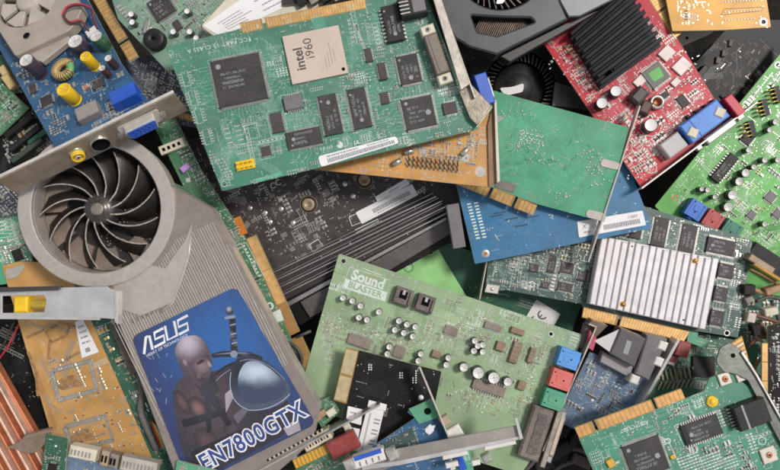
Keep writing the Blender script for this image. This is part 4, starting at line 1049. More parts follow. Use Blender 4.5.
a_ = V(c.L(12, 189)); b2_ = V(c.L(184, 105)); b = MB(); b.prism(ccw([tuple(a_), tuple(b2_), tuple(b2_+V((0, 3.4))), tuple(a_+V((0, 3.4)))]), 19.6, 21.4, mat('lit_edge_steel', '#e6dfd6', .35, .4, .12, 8, bump=.08), ch=.4); c.part('bracket_edge_strip', b)  # added strip; its pale steel paints light caught along the bracket's top edge
# sockets on the outside of the bracket (its face looks along local -y)
uy = lambda x, y: c.L(x, y, 7)
y0 = c.L(62, 165)[1]
by = (c.L(12, 189)[1]+c.L(186, 104)[1])/2-1.7
def lathe_y(prof, n=20):
    b = MB(); b.lathe(0, 0, prof, n); me_ = b.mesh('socket'); me_.transform(Matrix.Rotation(H90, 4, 'X')); return me_
gsh = mat('socket_steel', '#b9b1a5', .3, .8, .1, 6)
for x, y, prof, nm, lb in ((75, 145, [(7.8, 0, gsh), (7.8, 1.6, gsh), (6.4, 1.8, gsh), (6.2, 6, yellow), (5.2, 6.2, yellow), (5.0, 3, yellow), (2.4, 3, yellow), (2.2, 6, cream), (1.4, 6, cream), (1.3, 3, hole), (0, 3, hole)], 'composite_socket', 'yellow round socket'),
                     (97, 131, [(9.5, 0, gsh), (9.5, 3.5, gsh), (8.3, 3.8, gsh), (8.0, 1.2, hole), (0, 1, hole)], 'round_socket', 'steel ringed round socket')):
    o = c.put(nm, lathe_y(prof), x, y, 0, 7, None, lb); o.location.y = by*S
vx_ = c.L(139, 117, 7)[0]
wsh = mat('white_steel', '#ddd8d0', .3, .5, .08, 6); b = MB(); b.prism(roundpoly([(-19, -8), (19, -8), (21, 8), (-21, 8)], 3), 0, 2, wsh); b.prism(roundpoly([(-13.5, -6.4), (13.5, -6.4), (15.5, 6.4), (-15.5, 6.4)], 2.5), 2, 9, wsh, None, .5); b.prism(roundpoly([(-12.5, -5.4), (12.5, -5.4), (14.4, 5.4), (-14.4, 5.4)], 2), 9, 9.6, bluep)
for i in range(5):
    for j in range(3): b.flat(circ((i-2)*4.4+(j % 2)*1.5, (j-1)*3, .7, 8), 9.7, hole)
for sx in (-22, 22): b.lathe(sx, 0, [(2.6, 0, silver), (2.6, 5, silver), (0, 5, silver)], 6, False)
me_ = b.mesh('video_socket'); me_.transform(Matrix.Rotation(H90, 4, 'X'))
o = link('video_socket', me_, c.e, (vx_, by, 7), 0, 'blue fifteen pin socket in a steel shell')
b = MB(); b.text('VIDEO', 0, 0, 4, -H90, 0, silk); b.text('S', 18, 0, 4, -H90, 0, silk)
me_ = b.mesh('bracket_lettering'); me_.transform(Matrix.Rotation(H90, 4, 'X')); link('bracket_lettering', me_, c.e, (c.L(62, 150, 7)[0], by-.2, 8))
# ================================================================== sage green card and white labelled box, top
c = Item('network_card', 'sage green card with a round black buzzer and small white capped capacitors, top edge', 'circuit board',
         [(118, 10, 0), (168, 70, 4), (230, 20, 6)], ((118, 10), (168, 70)), G)
ra = c.ang((150, 16), (172, 2))
c.chip(161, 7, 22, 22, 'xy', ra, 2.8, chipm, True, 2, 1.2)
c.chip(177, 25, 7, 10, 'x', ra, 2.4, chipb, False)
for x, y in ((131, 14), (132, 22), (187, 11), (173, 31.5), (189.5, 31.5), (196, 38)): c.cap(x, y, 3.0, 9, sleeveb, white)
b = MB(); b.lathe(0, 0, [(10.5, 0, blackp), (10.5, 9, blackp), (9.8, 10, blackp), (2, 10, blackp), (1.8, 8.5, hole), (0, 8.5, hole)], 28); c.put('buzzer', b.mesh('buzzer'), 157, 41.5, 0, 0, (22, 22))
b = MB(); b.prism(roundpoly(rect(0, 0, 14, 5.5), 2.7), 0, 5, silver, None, .8); c.put('crystal', b.mesh('crystal'), 148, 28, -.9, 0, (14, 6))
c.board([(108, -14), (118, 19), (168, 72), (235, 35), (290, -14)], GREEN_C, [(118, 10), (150, 55), (215, 35), (225, 0), (130, 0)], pours=5, bundles=24, vias=120, ticks=80)
c.smds(90, [(118, 12), (150, 55), (165, 45), (215, 30), (230, 0), (120, 0)], cols=(smdgrey, tin, smdblack), size=.95)
b = MB()
c2 = Item('component_case', 'flat case under a large white printed label, behind the sea green card', 'case',
         [(201, 27, 22), (219, 39, 22), (300, -10, 20)], ((201, 27), (300, -40)))
p = c2.P([(200, 26.5), (219, 40), (262, 40), (340, -6), (330, -60), (280, -60)]); b.prism(roundpoly(p, 4, 3), -12, 0, cream, cream, .8); c2.part('case_body', b)
c2.sticker([(203, 26), (285, -32), (330, -14), (221, 37)], lines=((.1, .3, .35, .34), (.12, .42, .34, .46), (.12, .54, .4, .58), (.1, .66, .3, .7), (.1, .78, .3, .82), (.5, .3, .9, .36), (.5, .55, .8, .6), (.45, .75, .7, .8)), m=white)
# ribbed dark sliver and orange piece at the top
c = Item('memory_module', 'dark ribbed module edge with amber contacts at the top centre', 'circuit board',
         [(290, 10, 24), (350, -4, 24), (300, -20, 22)], ((290, 10), (350, -4)), G)
c.board([(282, 6), (372, -6), (372, -30), (282, -30)], BROWN, pours=0, bundles=6, vias=20, ticks=20)
for i in range(5): c.block('rib', 300+i*12, -1-i*1.5, 8, 12, 0, 4, dullsteel if i % 2 else blackp, .3, .4)

# ================================================================== ink blue card behind the bracket end
c = Item('memory_module', 'ink blue card crowded with tiny pale parts, left of the sea green card', 'circuit board',
         [(140, 70, -26), (195, 118, -26), (150, 120, -30)], ((140, 96), (190, 116)), G)
c.board([(120, 60), (180, 50), (222, 112), (198, 128), (130, 118)], NAVY, pours=3, bundles=12, vias=120, ticks=60)
c.smds(95, [(132, 66), (178, 58), (200, 110), (150, 108)], cols=(smdgrey, tin, smdgrey), size=1.0)
c.fingers([(150, 109), (196, 123), (194, 116), (152, 102)], gold, 8, (), mask=NAVY)

# ================================================================== dark brown card with fins
c = Item('graphics_card', 'dark brown black graphics card back with ringed screws, white stickers and metal fins', 'graphics card',
         [(200, 180, -52), (440, 195, -44), (300, 290, -52)], ((283, 266), (440, 190)), G)
rf = ((283, 266), (440, 190)); fr = 0
def gx(b, s):
    r = random.Random(21)
    pale = mat('pale_pad', '#77706c', .55, 0, .15, 6, dust=.2)
    for (x, y, w, h, a) in ((237, 200, 8, 20, .9), (246, 226, 10, 6, .5), (208, 187, 10, 16, .9), (232, 190, 6, 14, .9), (284, 235, 7, 5, 0), (301, 236, 8, 6, 0), (309, 246, 5, 7, 0), (292, 249, 6, 4, 0), (304, 255, 6, 4, 0), (258, 190, 7, 4, 0), (272, 196, 6, 4, 0), (326, 193, 9, 7, .1), (333, 199, 6, 6, .1), (320, 246, 8, 5, 0), (316, 236, 5, 5, 0), (300, 182, 14, 4, .1), (318, 178, 10, 4, .1)):
        q = rect(*s.L(x, y), w, h, a); b.flat(q, .15, pale)
    for i in range(110):
        q = s.L(r.uniform(200, 440), r.uniform(150, 262)); b.flat(rect(*q, r.uniform(1, 2.6), r.uniform(.8, 1.6), r.choice((0, H90))), .16, tin if i % 3 else pale)
    for x, y in ((265, 213), (281, 209), (280, 199), (293, 223), (345, 184), (353, 196), (270, 222), (250, 208)): b.lathe(*s.L(x, y), [(2.6, .1, tin), (1.8, .6, tin), (0, .7, tin)], 12)
    for q in ([(349, 217), (358, 213), (362, 222), (352, 226), (349, 217)], [(355, 230), (378, 219), (379, 221), (356, 233)], [(309, 245), (318, 239), (323, 246), (313, 252), (309, 245)], [(396, 187), (417, 178)]): b.ribbon(s.P(q), .8, .2, silk)
    b.text('C', *s.L(273, 186), 9, s.ang(*rf), .2, silk); b.text('C', *s.L(278, 183), 9, s.ang(*rf), .2, silk)
c.board([(160, 172), (180, 140), (430, 110), (470, 205), (285, 300), (240, 300)], BROWN, [(180, 165), (200, 150), (420, 160), (440, 185), (285, 262), (240, 240)], pours=6, bundles=34, vias=170, ticks=150, extra=gx)
rg = mat('bronze_ring', '#6f5c4c', .5, .2, .2, 6, dust=.2); copper_ = copper; copper = mat('dull_bronze', '#a38a70', .45, .4, .15, 6, dust=.25)
for x, y, r_ in ((308.5, 204.5, 10), (364.5, 180, 9.5)):
    b = MB(); b.lathe(0, 0, [(r_, .1, rg), (r_, .5, rg), (r_-1.5, .55, rg), (r_-1.6, .3, blackp), (r_-3.2, .3, blackp), (r_-3.2, 2.6, copper), (r_-4, 3.2, copper), (3, 3.2, copper), (2.2, 2.2, copper), (0, 2.2, copper)], 26); c.put('screw', b.mesh('screw'), x, y, 0, 0, (20, 20), 'bronze screw with a ring round it')
copper = copper_
c.sticker([(355.5, 212.5), (412, 184), (418, 195), (362, 224)], bars=((.25, .35, .9, .7),), lines=((.3, .78, .8, .86),))
c.sticker([(375, 197), (406, 178.5), (410, 184), (378, 203)], lines=((.4, .4, .7, .55),), rr=.6)
c.smds(50, [(230, 190), (340, 170), (330, 240), (270, 250)], cols=(smdgrey, smdtan, smdblack), size=1.0)
fo = None; fin = mat('black_fin', '#1c1a1a', .45, .3, .1, 8, dust=.06, spec=.2); fine = mat('fin_edge', '#b3aeac', .35, .8, .1, 8, dust=.1)
lines_ = [((270, 274), (436, 196.5)), ((268, 284), (442, 201)), ((268, 293), (446, 206.5)), ((272, 300), (447, 213))]
for i, (p0, p1) in enumerate(lines_):
    b = MB(); a = V(c.L(*p0, 8)); e = V(c.L(*p1, 8)); d = (e-a); m_ = (a+e)/2; an = math.atan2(d.y, d.x)
    b.box(m_.x, m_.y, d.length, 1.5, 7.2, 8.0, fine, an, .2); b.box(m_.x, m_.y, d.length, .9, 0, 7.3, fin, an)
    b.box(m_.x, m_.y+3.4, d.length*.98, .6, 5.2, 6.0, fine, an+.012); b.box(m_.x, m_.y+3.4, d.length*.98, .5, 0, 5.2, fin, an+.012)
    c.part('heatsink_fin', b)
c.poly_part('fin_plate', [(300, 302), (447, 220), (450, 234), (310, 318)], -4, 4, mat('dull_plate', '#5d5857', .45, .6, .12, 20, dust=.25), ch=.4)
c.poly_part('fin_plate', [(280, 306), (446, 217), (446.5, 220), (282, 310)], 4, 6, fine, ch=.3)
c.poly_part('heatsink_base', [(262, 290), (440, 196), (455, 240), (300, 325)], -12, -.2, fin)

# ================================================================== slim green card with a gold edge
c = Item('graphics_card', 'green card edge with a long gold contact strip, beside the beige cooler', 'circuit board',
         [(195, 165, -14), (318, 385, -26), (240, 240, -18)], ((247, 237), (310, 370)), G)
def sx_(b, s):
    for o_ in (0, 5.5): b.ribbon(s.P([(241+o_, 243), (259+o_, 277), (262+o_, 274)]), .5, .2, silk)
    for i in range(10): b.flat(rect(*s.L(244+i*1.7, 246+i*3.3), 1.7, 2.6), .2, silk)
    b.ring(*s.L(270, 306), 2.2, 4.0, .2, silk); b.flat(s.P([(271, 313), (280, 309), (284, 320), (276, 323)]), .2, silk)
    b.ribbon(s.P([(283, 330), (278, 342), (284, 343)]), 1, .2, silk); b.ring(*s.L(223, 233), 1.6, 2.6, .2, copper)
    q = s.P([(228, 230), (236, 228), (240, 241), (233, 244)]); b.flat(q, .1, mat('grey_pad', '#79877e', .5, 0, .1, 6, dust=.2))
c.fingers([(256, 234.5), (316, 367), (306, 372), (246, 239)], gold, 4, (.74,), mask=GREEN_S, gap=.02)
c.poly_part('contact_tab', [(233, 218.5), (240, 216), (247.5, 233), (240, 236.5)], -2.3, .1, mat('orange_tab', '#c67a2c', .4, .2, .1, 6), ch=.2)
c.board([(150, 118), (172, 112), (200, 168), (246, 239), (306, 372), (330, 420), (312, 425), (190, 200)], GREEN_S, [(152, 120), (172, 118), (246, 240), (310, 385), (316, 402), (212, 205)], pours=3, bundles=24, vias=110, ticks=90, extra=sx_, holes=((160.5, 124, 2.6),))
b = MB(); b.box(0, 0, 9, 26, 0, 7, cream, 0, .5)
for i in range(4): b.box(0, (i-1.5)*5.5, 3.4, 3, 7, 7.2, hole, 0)
c.put('slot_socket', b.mesh('slot_socket'), 173.5, 147, -.06, 0, (10, 26))
c.block('led', 184.5, 168, 6, 9, 0, 5, mat('violet_cap', '#c08fd6', .4, 0, .1, 4), .2, .5)
c.smds(70, [(152, 120), (172, 118), (246, 240), (310, 385), (316, 402), (212, 205)], cols=(smdgrey, smdblack, tin), size=.9)
b = MB(); pts = [(272, 339), (284, 341), (296, 346), (302, 356), (300, 366), (292, 369)]
b.tube(smooth([(*c.L(x, y, 6), z) for (x, y), z in zip(pts, (1, 6, 9, 9, 6, 1))]), 1.7, blackw); c.part('cable', b)
b = MB(); b.tube(smooth([(*c.L(x, y, 6), z) for (x, y), z in zip([(274, 343), (286, 346), (297, 353), (299, 364)], (1, 4, 6, 2))]), 1.5, blackw); c.part('cable', b)
b = MB(); b.tube([(*c.L(*q, 3), 3) for q in ((297, 337), (304, 334), (311, 331))], 1.6, blackw); c.part('cable_clip', b)

# ================================================================== red card with the black heatsink
c = Item('graphics_card', 'red graphics card with a black ribbed heatsink and a blue video socket', 'graphics card',
         [(545, 38, -14), (640, 186, 0), (712, 98, 4)], ((640, 187), (740, 113)), G)
rb_ = ((640, 187), (740, 113))
for x, y, r_, h_ in ((602, 103, 5.6, 12), (616, 91, 5.6, 12), (651, 125, 6.6, 13)): c.cap(x, y, r_, h_, sleeveb, white)
c.block('choke', 640, 95, 17, 13, 0, 11, mat('choke_black', '#3c3136', .4, 0, .2, 5, dust=.2), .2, 2.5); c.block('choke', 646, 107, 14, 11, 0, 8, mat('choke_brown', '#4a2b2a', .45, 0, .2, 5, dust=.15), .5, 2)
b = MB(); b.lathe(0, 0, [(4.5, .1, tin), (7.5, .5, silver), (7, 5, silver), (4.5, 5.2, silver), (4.3, 1, copper), (0, 1, copper)], 20); c.put('ring_choke', b.mesh('ring_choke'), 656, 103, 0, 0, (15, 15))
o = c.chip(656, 75, 21, 20, 'xy', 0, 3, mat('chip_grey', '#6d6a66', .5, 0, .1, 8), False, 1.8, 1.2)
c.sticker([(648, 74), (659, 66.5), (664, 76), (654, 82)], z=2.9, m=mat('lime_label', '#63b95a', .5, 0, .06, 6), lines=((.2, .3, .8, .38), (.2, .6, .7, .68)), rr=.5, label='green label')
c.chip(683, 101, 9, 12, 'x', 0, 2.4, chipb, False); c.chip(665, 95, 8, 6, 'y', 0, 2.4, chipb, False)
for x, y, w, h in ((667, 53, 14, 12), (682, 66, 16, 13), (676, 82, 9, 7), (640, 81, 12, 9)): c.block('foil_pad', x, y, w, h, .1, 2.2, mat('pale_can', '#cfc0bd', .45, .3, .1, 8, dust=.15), .15, .5)
def kx(b, s):
    r = random.Random(9)
    for i in range(150): b.flat(rect(*s.L(*r.choice(((r.uniform(548, 585), r.uniform(40, 75)), (r.uniform(655, 700), r.uniform(50, 120)), (r.uniform(625, 660), r.uniform(120, 180))))), r.uniform(1, 2.6), r.uniform(.7, 1.3), r.choice((0, H90))), .18, silk if i % 2 else tin)
    for x, y, q in ((580, 76, 5), (637, 147, 5), (651, 168, 5), (636, 110, 7), (651, 126, 10)): b.ring(*s.L(x, y), q, q+.7, .2, silk)
c.board([(528, 20), (641, 187), (738, 113), (714, 98), (640, -22), (560, -50)], RED, [(545, 38), (640, 184), (712, 98), (660, 20), (600, 90)], pours=8, bundles=46, vias=240, ticks=220, clut=70, extra=kx, trw=.5)
c.fingers([(650, -22), (684.5, 31), (674, 39), (639, -15)], gold, 22, (.52,), mask=RED)
c.smds(100, [(600, 100), (640, 184), (712, 98), (672, 45), (655, 60)], cols=(whitep, smdgrey, smdblack, tin), size=1.0)
c.smds(40, [(548, 42), (570, 42), (604, 92), (590, 100)], cols=(smdtan, smdgrey, brass), size=.9)
bf = mat('black_anodised', '#1d1e24', .42, .4, .12, 14, dust=.07, dcol='#8f8d90', spec=.3)
q = [V(z) for z in c.P([(569, 33), (602, 88), (663, 44), (626, -18)], 12)]
ph = lambda u, v: tuple(q[0].lerp(q[3], u).lerp(q[1].lerp(q[2], u), v))
b = MB(); b.prism(ccw([ph(0, 0), ph(1, 0), ph(1, 1), ph(0, 1)]), 2.5, 5.5, bf, ch=.3); o = c.part('heatsink', b)
b = MB()
for i in range(9):
    v0 = i/9+.015; v1 = v0+.058
    b.prism(ccw([ph(.015*(i % 2), v0), ph(1, v0), ph(1, v1), ph(.015*(i % 2), v1)]), 5.5, 16, bf, ch=.5)
link('heatsink_fins', b.mesh('heatsink_fins'), o)
b = MB(); b.lathe(0, 0, [(3.4, 5, bf), (3.2, 13, bf), (1.6, 13.5, bf), (0, 12.5, hole)], 14); c.put('push_pin', b.mesh('push_pin'), 610.5, 73)
o = c.block('video_socket', 705, 121, 44, 21, 0, 15, mat('clear_blue', '#3f84d8', .35, 0, .1, 10, dust=.12), 0, 1.2, 'blue video socket')
q2 = MB()
for x in (-16, 16): q2.box(x, -2, 9, 9, 15, 16.4, cream, .5, .8)
q2.box(-11, 0, .8, 19, 15, 15.4, bluep, 0, .1)
link('mounting_tab', q2.mesh('mounting_tab'), o)
for i in range(5): c.block('socket_pin', 689+i*8.5, 117-i*5.2, 3.2, 5, 0, 5, blackp, 0, .4)
c.block('round_socket', 674, 145, 22, 17, 0, 11, mat('grey_white', '#c4c0bd', .5, 0, .06, 10, dust=.12), 0, 1.2, 'pale grey socket block')
c.block('connector', 735, 105, 9, 22, 0, 15, mat('crimson', '#c4243c', .4, 0, .1, 8), 0, .8)
c.bracket((638, 189), (752, 104), -6, 12, nick if False else mat('nickel_plate'), 1.6, 0, 0)
b = MB(); b.box(0, 0, 34, 8, 1, 11, silver, 0, 1.5); b.box(24, 0, 7, 6, 3, 9, silver, 0, .8); b.box(-25, 0, 6, 6, 3, 9, silver, 0, .8)
c.put('socket_shell', b.mesh('socket_shell'), 717, 133, 0, 0)

# ================================================================== leaf green sound card right
c = Item('sound_card', 'leaf green sound card with gold pin headers at the right edge', 'sound card',
         [(666, 196, -62), (785, 52, -50), (760, 262, -60)], ((666, 196), (785, 52)), G)
ra = 0
dip = blackp
c.chip(725, 168, 34, 11, 'y', 0, 5, dip, True, 2, 3.2); c.chip(748, 138, 13, 12, 'xy', H90/2*0, 2.6, blackp, False); c.chip(771, 197, 11, 10, 'xy', 0, 2.4, greyp, False); c.chip(752, 215, 9, 8, 'xy', 0, 2.4, greyp, False); c.chip(778, 214, 9, 9, 'xy', 0, 2.4, greyp, False)
for x, y in ((763.5, 108), (750.5, 129), (776, 95)): 
    b = MB(); b.box(0, 0, 6, 18, 0, 5, blackp, 0, .3)
    for i in range(4):
        for zz in (1.5, 4.8): b.tube([(-2, (i-1.5)*4.3, zz), (-11, (i-1.5)*4.3, zz-.4)], .75, mat('pin_gold', '#e2c46a', .3, .6, .1, 5), 6)
    c.put('pin_header', b.mesh('pin_header'), x, y, -.62, 0, (22, 18))
for x, y, r_ in ((728.5, 207, 5.2), (733, 195, 5.4), (739.5, 181.5, 4.6), (746, 173, 4.6), (765, 160, 3.2), (754, 167, 3), (778, 160, 3), (749, 150, 3.2), (765, 224, 3), (708, 190, 3), (715, 197, 2.6), (702, 189, 2.6), (776, 122, 3.4), (770, 130, 3)): c.cap(x, y, r_, 11)
c.board([(655, 206), (668, 190), (795, 36), (810, 300), (735, 290)], GREEN_M, [(666, 196), (785, 52), (790, 270), (700, 215)], pours=8, bundles=46, vias=300, ticks=240, clut=110, holes=((685, 190, 2.2), (778, 65, 2.4)),
        extra=lambda b, s: [b.ring(*s.L(675, 198), 2.5, 3.6, .2, copper)]+[b.ribbon(s.P([(750+i*3, 236-i*1), (775+i*2, 222+i*2), (790, 224+i*3)]), .6, .12, mat('ink_green', '#1f4a28', .5)) for i in range(4)])
c.smds(100, [(700, 150), (785, 60), (788, 250), (750, 235), (720, 215)], cols=(smdgrey, smdblack, smdyel, tin), size=.9)
for x, y, m, l in ((691, 210, mat('jack_blue_bright', '#2f6fcf', .4, 0, .1, 8, dust=.12), 'blue audio socket'), (708, 220, mat('jack_red_bright', '#b8433f', .4, 0, .1, 8, dust=.15), 'red audio socket'), (726, 230, mat('jack_teal', '#2f7d69', .4, 0, .1, 8, dust=.15), 'teal audio socket')):
    c.put('audio_socket', jack_mesh(19, 19, 14, m), x, y, c.ang((691, 210), (683, 222)), 0, (20, 20), l)
c.bracket((648, 208), (700, 240), -4, 10, silver, 1.4, 10, 0)
c.block('game_port', 770, 262, 48, 20, 0, 14, blackp, c.ang((750, 250), (790, 276)), 1, 'black connector block')

# ================================================================== yellow card top right
c = Item('circuit_board', 'plain yellow circuit board with rows of solder joints at the top right edge', 'circuit board',
         [(673, 31, 4), (770, 27, 8), (668, -20, 4)], ((673, 31), (770, 27)), G)
def lx(b, s):
    for x0, y0, n, d in ((725, 12, 12, 3.1), (725, 20, 10, 3.2), (722, 2, 13, 3.0)):
        for i in range(n): b.lathe(*s.L(x0+i*d, y0-i*.15), [(.9, .1, tin), (0, .8, tin)], 8)
    b.ribbon(s.P([(721, 15), (724, 9), (764, 7), (761, 11), (721, 15)]), .5, .2, mat('ink_brown', '#6a4a1c', .5))
    for q in ([(700, -5), (705, 21), (715, 21), (713, -5)], [(690, -5), (693, 12)]): b.ribbon(s.P(q), .6, .1, YELLOW_L['trace'])
    r = random.Random(4)
    for i in range(30): b.flat(rect(*s.L(r.uniform(678, 716), r.uniform(0, 25)), 2, 1, r.choice((0, H90))), .16, tin)
    for i in range(4): b.flat(rect(*s.L(686, 11+i*2.8), 3, 1.4), .2, mat('ink_brown'))
c.board([(660, -30), (672.5, 31), (724, 30), (771, 27), (762, -30)], YELLOW_L, pours=2, bundles=16, vias=24, ticks=0, clut=1, holes=((763.5, 22, 2.6),), extra=lx)
c2 = Item('expansion_bracket', 'pale flat metal strip lying under the yellow board', 'bracket', [(674, 50, -26), (712, 34, -26), (680, 20, -26)], ((674, 48), (712, 34)))
b = MB(); p = c2.P([(668, 30), (678, 48), (712, 33), (720, 20)]); b.prism(roundpoly(p, 2, 2), -1.4, 0, mat('pale_metal', '#a39a90', .5, .4, .1, 12, dust=.3), ch=.3); c2.part('plate', b)
q = MB(); q.lathe(0, 0, [(1.6, .1, hole), (0, .12, hole)], 10); c2.put('screw_hole', q.mesh('screw_hole'), 687, 38)

# ================================================================== dark grey fan shroud top
c = Item('graphics_card', 'dark grey fan shroud with a triangular cut out over copper fins, top edge', 'graphics card',
         [(445, 20, 36), (497, 54, 34), (568, 18, 32)], ((497, 54), (568, 19)))
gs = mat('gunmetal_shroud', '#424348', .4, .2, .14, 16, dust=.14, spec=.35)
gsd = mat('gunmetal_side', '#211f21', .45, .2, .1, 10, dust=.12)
fc_ = c.L(500, -38, 0)
b = MB(); p = c.P([(420, -110), (431, -10), (443, 18), (455, 38), (470, 47), (497, 54.5), (568, 19), (560, 2), (552, -30), (575, -110)])
tri = c.P([(471, 15), (477, 32), (497, 36), (535, 22), (531, 17.5), (500, 17)])
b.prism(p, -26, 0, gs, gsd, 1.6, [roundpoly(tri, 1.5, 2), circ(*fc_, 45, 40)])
c.part('shroud', b)
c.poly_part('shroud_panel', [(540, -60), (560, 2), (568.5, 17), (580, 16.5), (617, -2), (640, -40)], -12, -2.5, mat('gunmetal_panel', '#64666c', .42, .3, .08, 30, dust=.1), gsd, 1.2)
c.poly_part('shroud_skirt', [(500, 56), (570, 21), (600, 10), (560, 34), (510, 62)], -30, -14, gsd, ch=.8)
b = MB(); cop = mat('copper_fin', '#5a4a42', .4, .6, .5, 5)
p0 = V(c.L(476, 26)); p1 = V(c.L(528, 22))
for i in range(24):
    w_ = p0.lerp(p1, i/23); b.box(w_.x, w_.y-2, .9, 24, -22, -10, cop, -.9)
c.part('copper_fins', b)
b = MB(); b.prism(circ(*fc_, 45.5, 40), -25.5, -24, hole); c.part('fan_floor', b)
b = MB(); fb_ = mat('black_blade', '#3b3a3a', .4, 0, .1, 6, dust=.2)
for i in range(44):
    a = 2*math.pi*i/44; b.box(fc_[0]+38*math.cos(a), fc_[1]+38*math.sin(a), 11, 1.1, -20, -4, cop if i % 3 == 0 else fb_, a+.4)
b.lathe(*fc_, [(32, -22, fb_), (31, -6, fb_), (26, -3, fb_), (0, -2.5, fb_)], 36); o = c.part('fan', b)
b = MB(); p = c.P([(496, 4), (503, 3.5), (507, -3), (498, -4)], -2); b.prism(roundpoly(p, 1.5), -2.4, -1.6, silver, ch=.2); link('fan_label', b.mesh('fan_label'), o)

# black blower under it
c = Item('graphics_card', 'black turbine blower of a graphics card, deep under the grey fan shroud', 'graphics card',
         [(500, 100, -40), (560, 80, -40), (540, 130, -44)], ((500, 100), (560, 80)))
bp_ = mat('matt_black', '#161415', .45, 0, .15, 12, dust=.08, spec=.25); cc_ = c.L(520, 88)
b = MB(); p = c.P([(470, 60), (540, 20), (585, 90), (640, 160), (600, 190), (470, 190)]); b.prism(p, -20, 0, bp_, bp_, 1, [circ(*cc_, 39, 40)]); c.part('shroud', b)
b = MB()
for i in range(46):
    a = 2*math.pi*i/46; b.box(cc_[0]+33*math.cos(a), cc_[1]+33*math.sin(a), 10, 1.2, -16, -3, mat('blade_black', '#3a3736', .35, 0, .1, 6, dust=.2), a+.35)
b.lathe(*cc_, [(40, -18, hole), (28.5, -17, hole), (28, -9, bp_), (25, -5, bp_), (17, -6, bp_), (15, -4, bp_), (0, -3.5, bp_)], 36); c.part('fan', b)
b = MB(); p = c.P([(499, 88), (512, 87), (524, 83), (523, 92), (505, 96)], -3); b.prism(roundpoly(p, 3, 3), -3.4, -2.4, white, ch=.2); c.part('sticker', b)
c.poly_part('side_plate', [(555, 82), (572, 88), (596, 112), (575, 108), (552, 106)], .1, 2.5, mat('grey_sheen', '#55514f', .35, .4, .3, 8, dust=.2), ch=.5)

# dark board top right
c = Item('graphics_card', 'dark brownish black board with scuffed pale chips, under the yellow board', 'circuit board',
         [(700, 90, -72), (770, 60, -72), (730, 120, -74)], ((695, 80), (730, 40)), G)
sc_ = mat('scuffed_chip', '#5a4d46', .6, .1, .3, 4, dust=.25)
def px_(b, s):
    r = random.Random(31); sc = mat('scuffed_brown', '#4a403b', .6, .1, .4, 4, dust=.2)
    for i in range(150):
        x, y = r.uniform(716, 766), r.uniform(40, 105); b.flat(rect(*s.L(x, y), r.uniform(2, 7), r.uniform(.8, 2.2), r.choice((0, H90, .2))), .1+i*.002, sc if i % 9 else mat('scuffed_pale', '#7d6c60', .5, .1, .3, 4, dust=.2))
c.board([(660, 130), (690, 70), (735, 20), (800, 20), (800, 120), (720, 170)], BLACK, [(690, 90), (735, 35), (770, 40), (745, 110), (715, 120)], pours=3, bundles=6, vias=10, ticks=0, clut=0, extra=px_)
for x, y in ((731, 43), (724, 53), (718, 60)): c.block('chip_capacitor', x, y, 7, 4, 0, 3, sc_, .6, .5)
for x, y in ((700, 62), (706, 56), (697, 78)): c.block('black_slot', x, y, 34, 6, 0, 8, blackp, 0, .6)

# ================================================================== orange card bottom left
c = Item('circuit_board', 'orange circuit board with bare chip outlines and smudged pads, bottom left', 'circuit board',
         [(20, 320, -34), (55, 435, -38), (150, 450, -34)], ((112, 360), (156, 455)), G)
lac = mat('board_lacquer', '#8f867b', .5); smu = mat('brown_smudge', '#9c7446', .5, 0, .35, 5, dust=.2)
def rx(b, s):
    for (x0, y0, w1, w2, h1) in ((0, 0, (52, 371), (90, 361), (97, 390)), (0, 0, (65, 427), (105, 416), (113, 440))):
        tl = w1; tr = w2; br = h1; bl_ = (tl[0]+br[0]-tr[0], tl[1]+br[1]-tr[1])
        q = [tl, tr, br, bl_]
        for o_, w in ((0, 6.0),):
            b.ribbon(s.P(q+[q[0]]), w, .13, lac)
        cx_ = (tl[0]+br[0])/2; cy_ = (tl[1]+br[1])/2
        r = random.Random(int(cx_))
        for (p, q_) in ((tl, tr), (bl_, br), (tl, bl_), (tr, br)):
            for i in range(22):
                t = i/21; b.flat(rect(*s.L(p[0]+(q_[0]-p[0])*t, p[1]+(q_[1]-p[1])*t), 1.1, 2.6, s.ang(p, q_)), .16, tin)
        pts = [(cx_-14+r.uniform(-2, 2)+12*math.cos(t)*(1+.3*math.sin(3*t)), cy_+2+8*math.sin(t)*(1+.25*math.cos(2*t+1))) for t in [2*math.pi*i/14 for i in range(14)]]
        b.flat(ccw(s.P([(x+8, y) for x, y in pts])), .12, smu)
    for q in ([(26, 338), (44, 330), (52, 342), (66, 336), (70, 326)], [(28, 352), (36, 372), (38, 396)], [(50, 340), (48, 358), (62, 362), (80, 352)], [(46, 332), (60, 322), (76, 326)]): b.ribbon(s.P(q), 3.2, .1, smu)
    b.ribbon(s.P([(36, 372), (56, 430)]), 5, .08, mat('orange_shade_pour', '#b98346', .45, dust=.2))
    b.ring(*s.L(133, 433), 1.6, 2.6, .2, tin)
    for i in range(60): b.flat(rect(*s.L(62+random.Random(i).uniform(0, 78), 384+random.Random(i+99).uniform(0, 70)), 2.4, 1.2, c.ang((52, 371), (90, 361))), .17, tin if i % 3 else mat('dark_pad', '#5e5248', .5))
c.board([(2, 266), (18, 262), (62, 262), (92, 316), (158, 458), (162, 485), (66, 485)], ORANGE_R, [(18, 320), (92, 320), (156, 458), (120, 470), (56, 436)], pours=3, bundles=7, vias=90, ticks=50, clut=4, extra=rx, trw=.7)
c.poly_part('bracket_foot', [(5, 270), (14, 267), (25, 264), (23, 270), (17, 277), (7, 280)], .1, 1.4, mat('nickel_plate'), ch=.3, rr=3)
c.poly_part('lit_edge_strip', [(111, 358), (114, 357), (159, 455), (156, 457)], -2, 1.2, silver, ch=.2)  # silver strip added to paint the board's white-lit right border
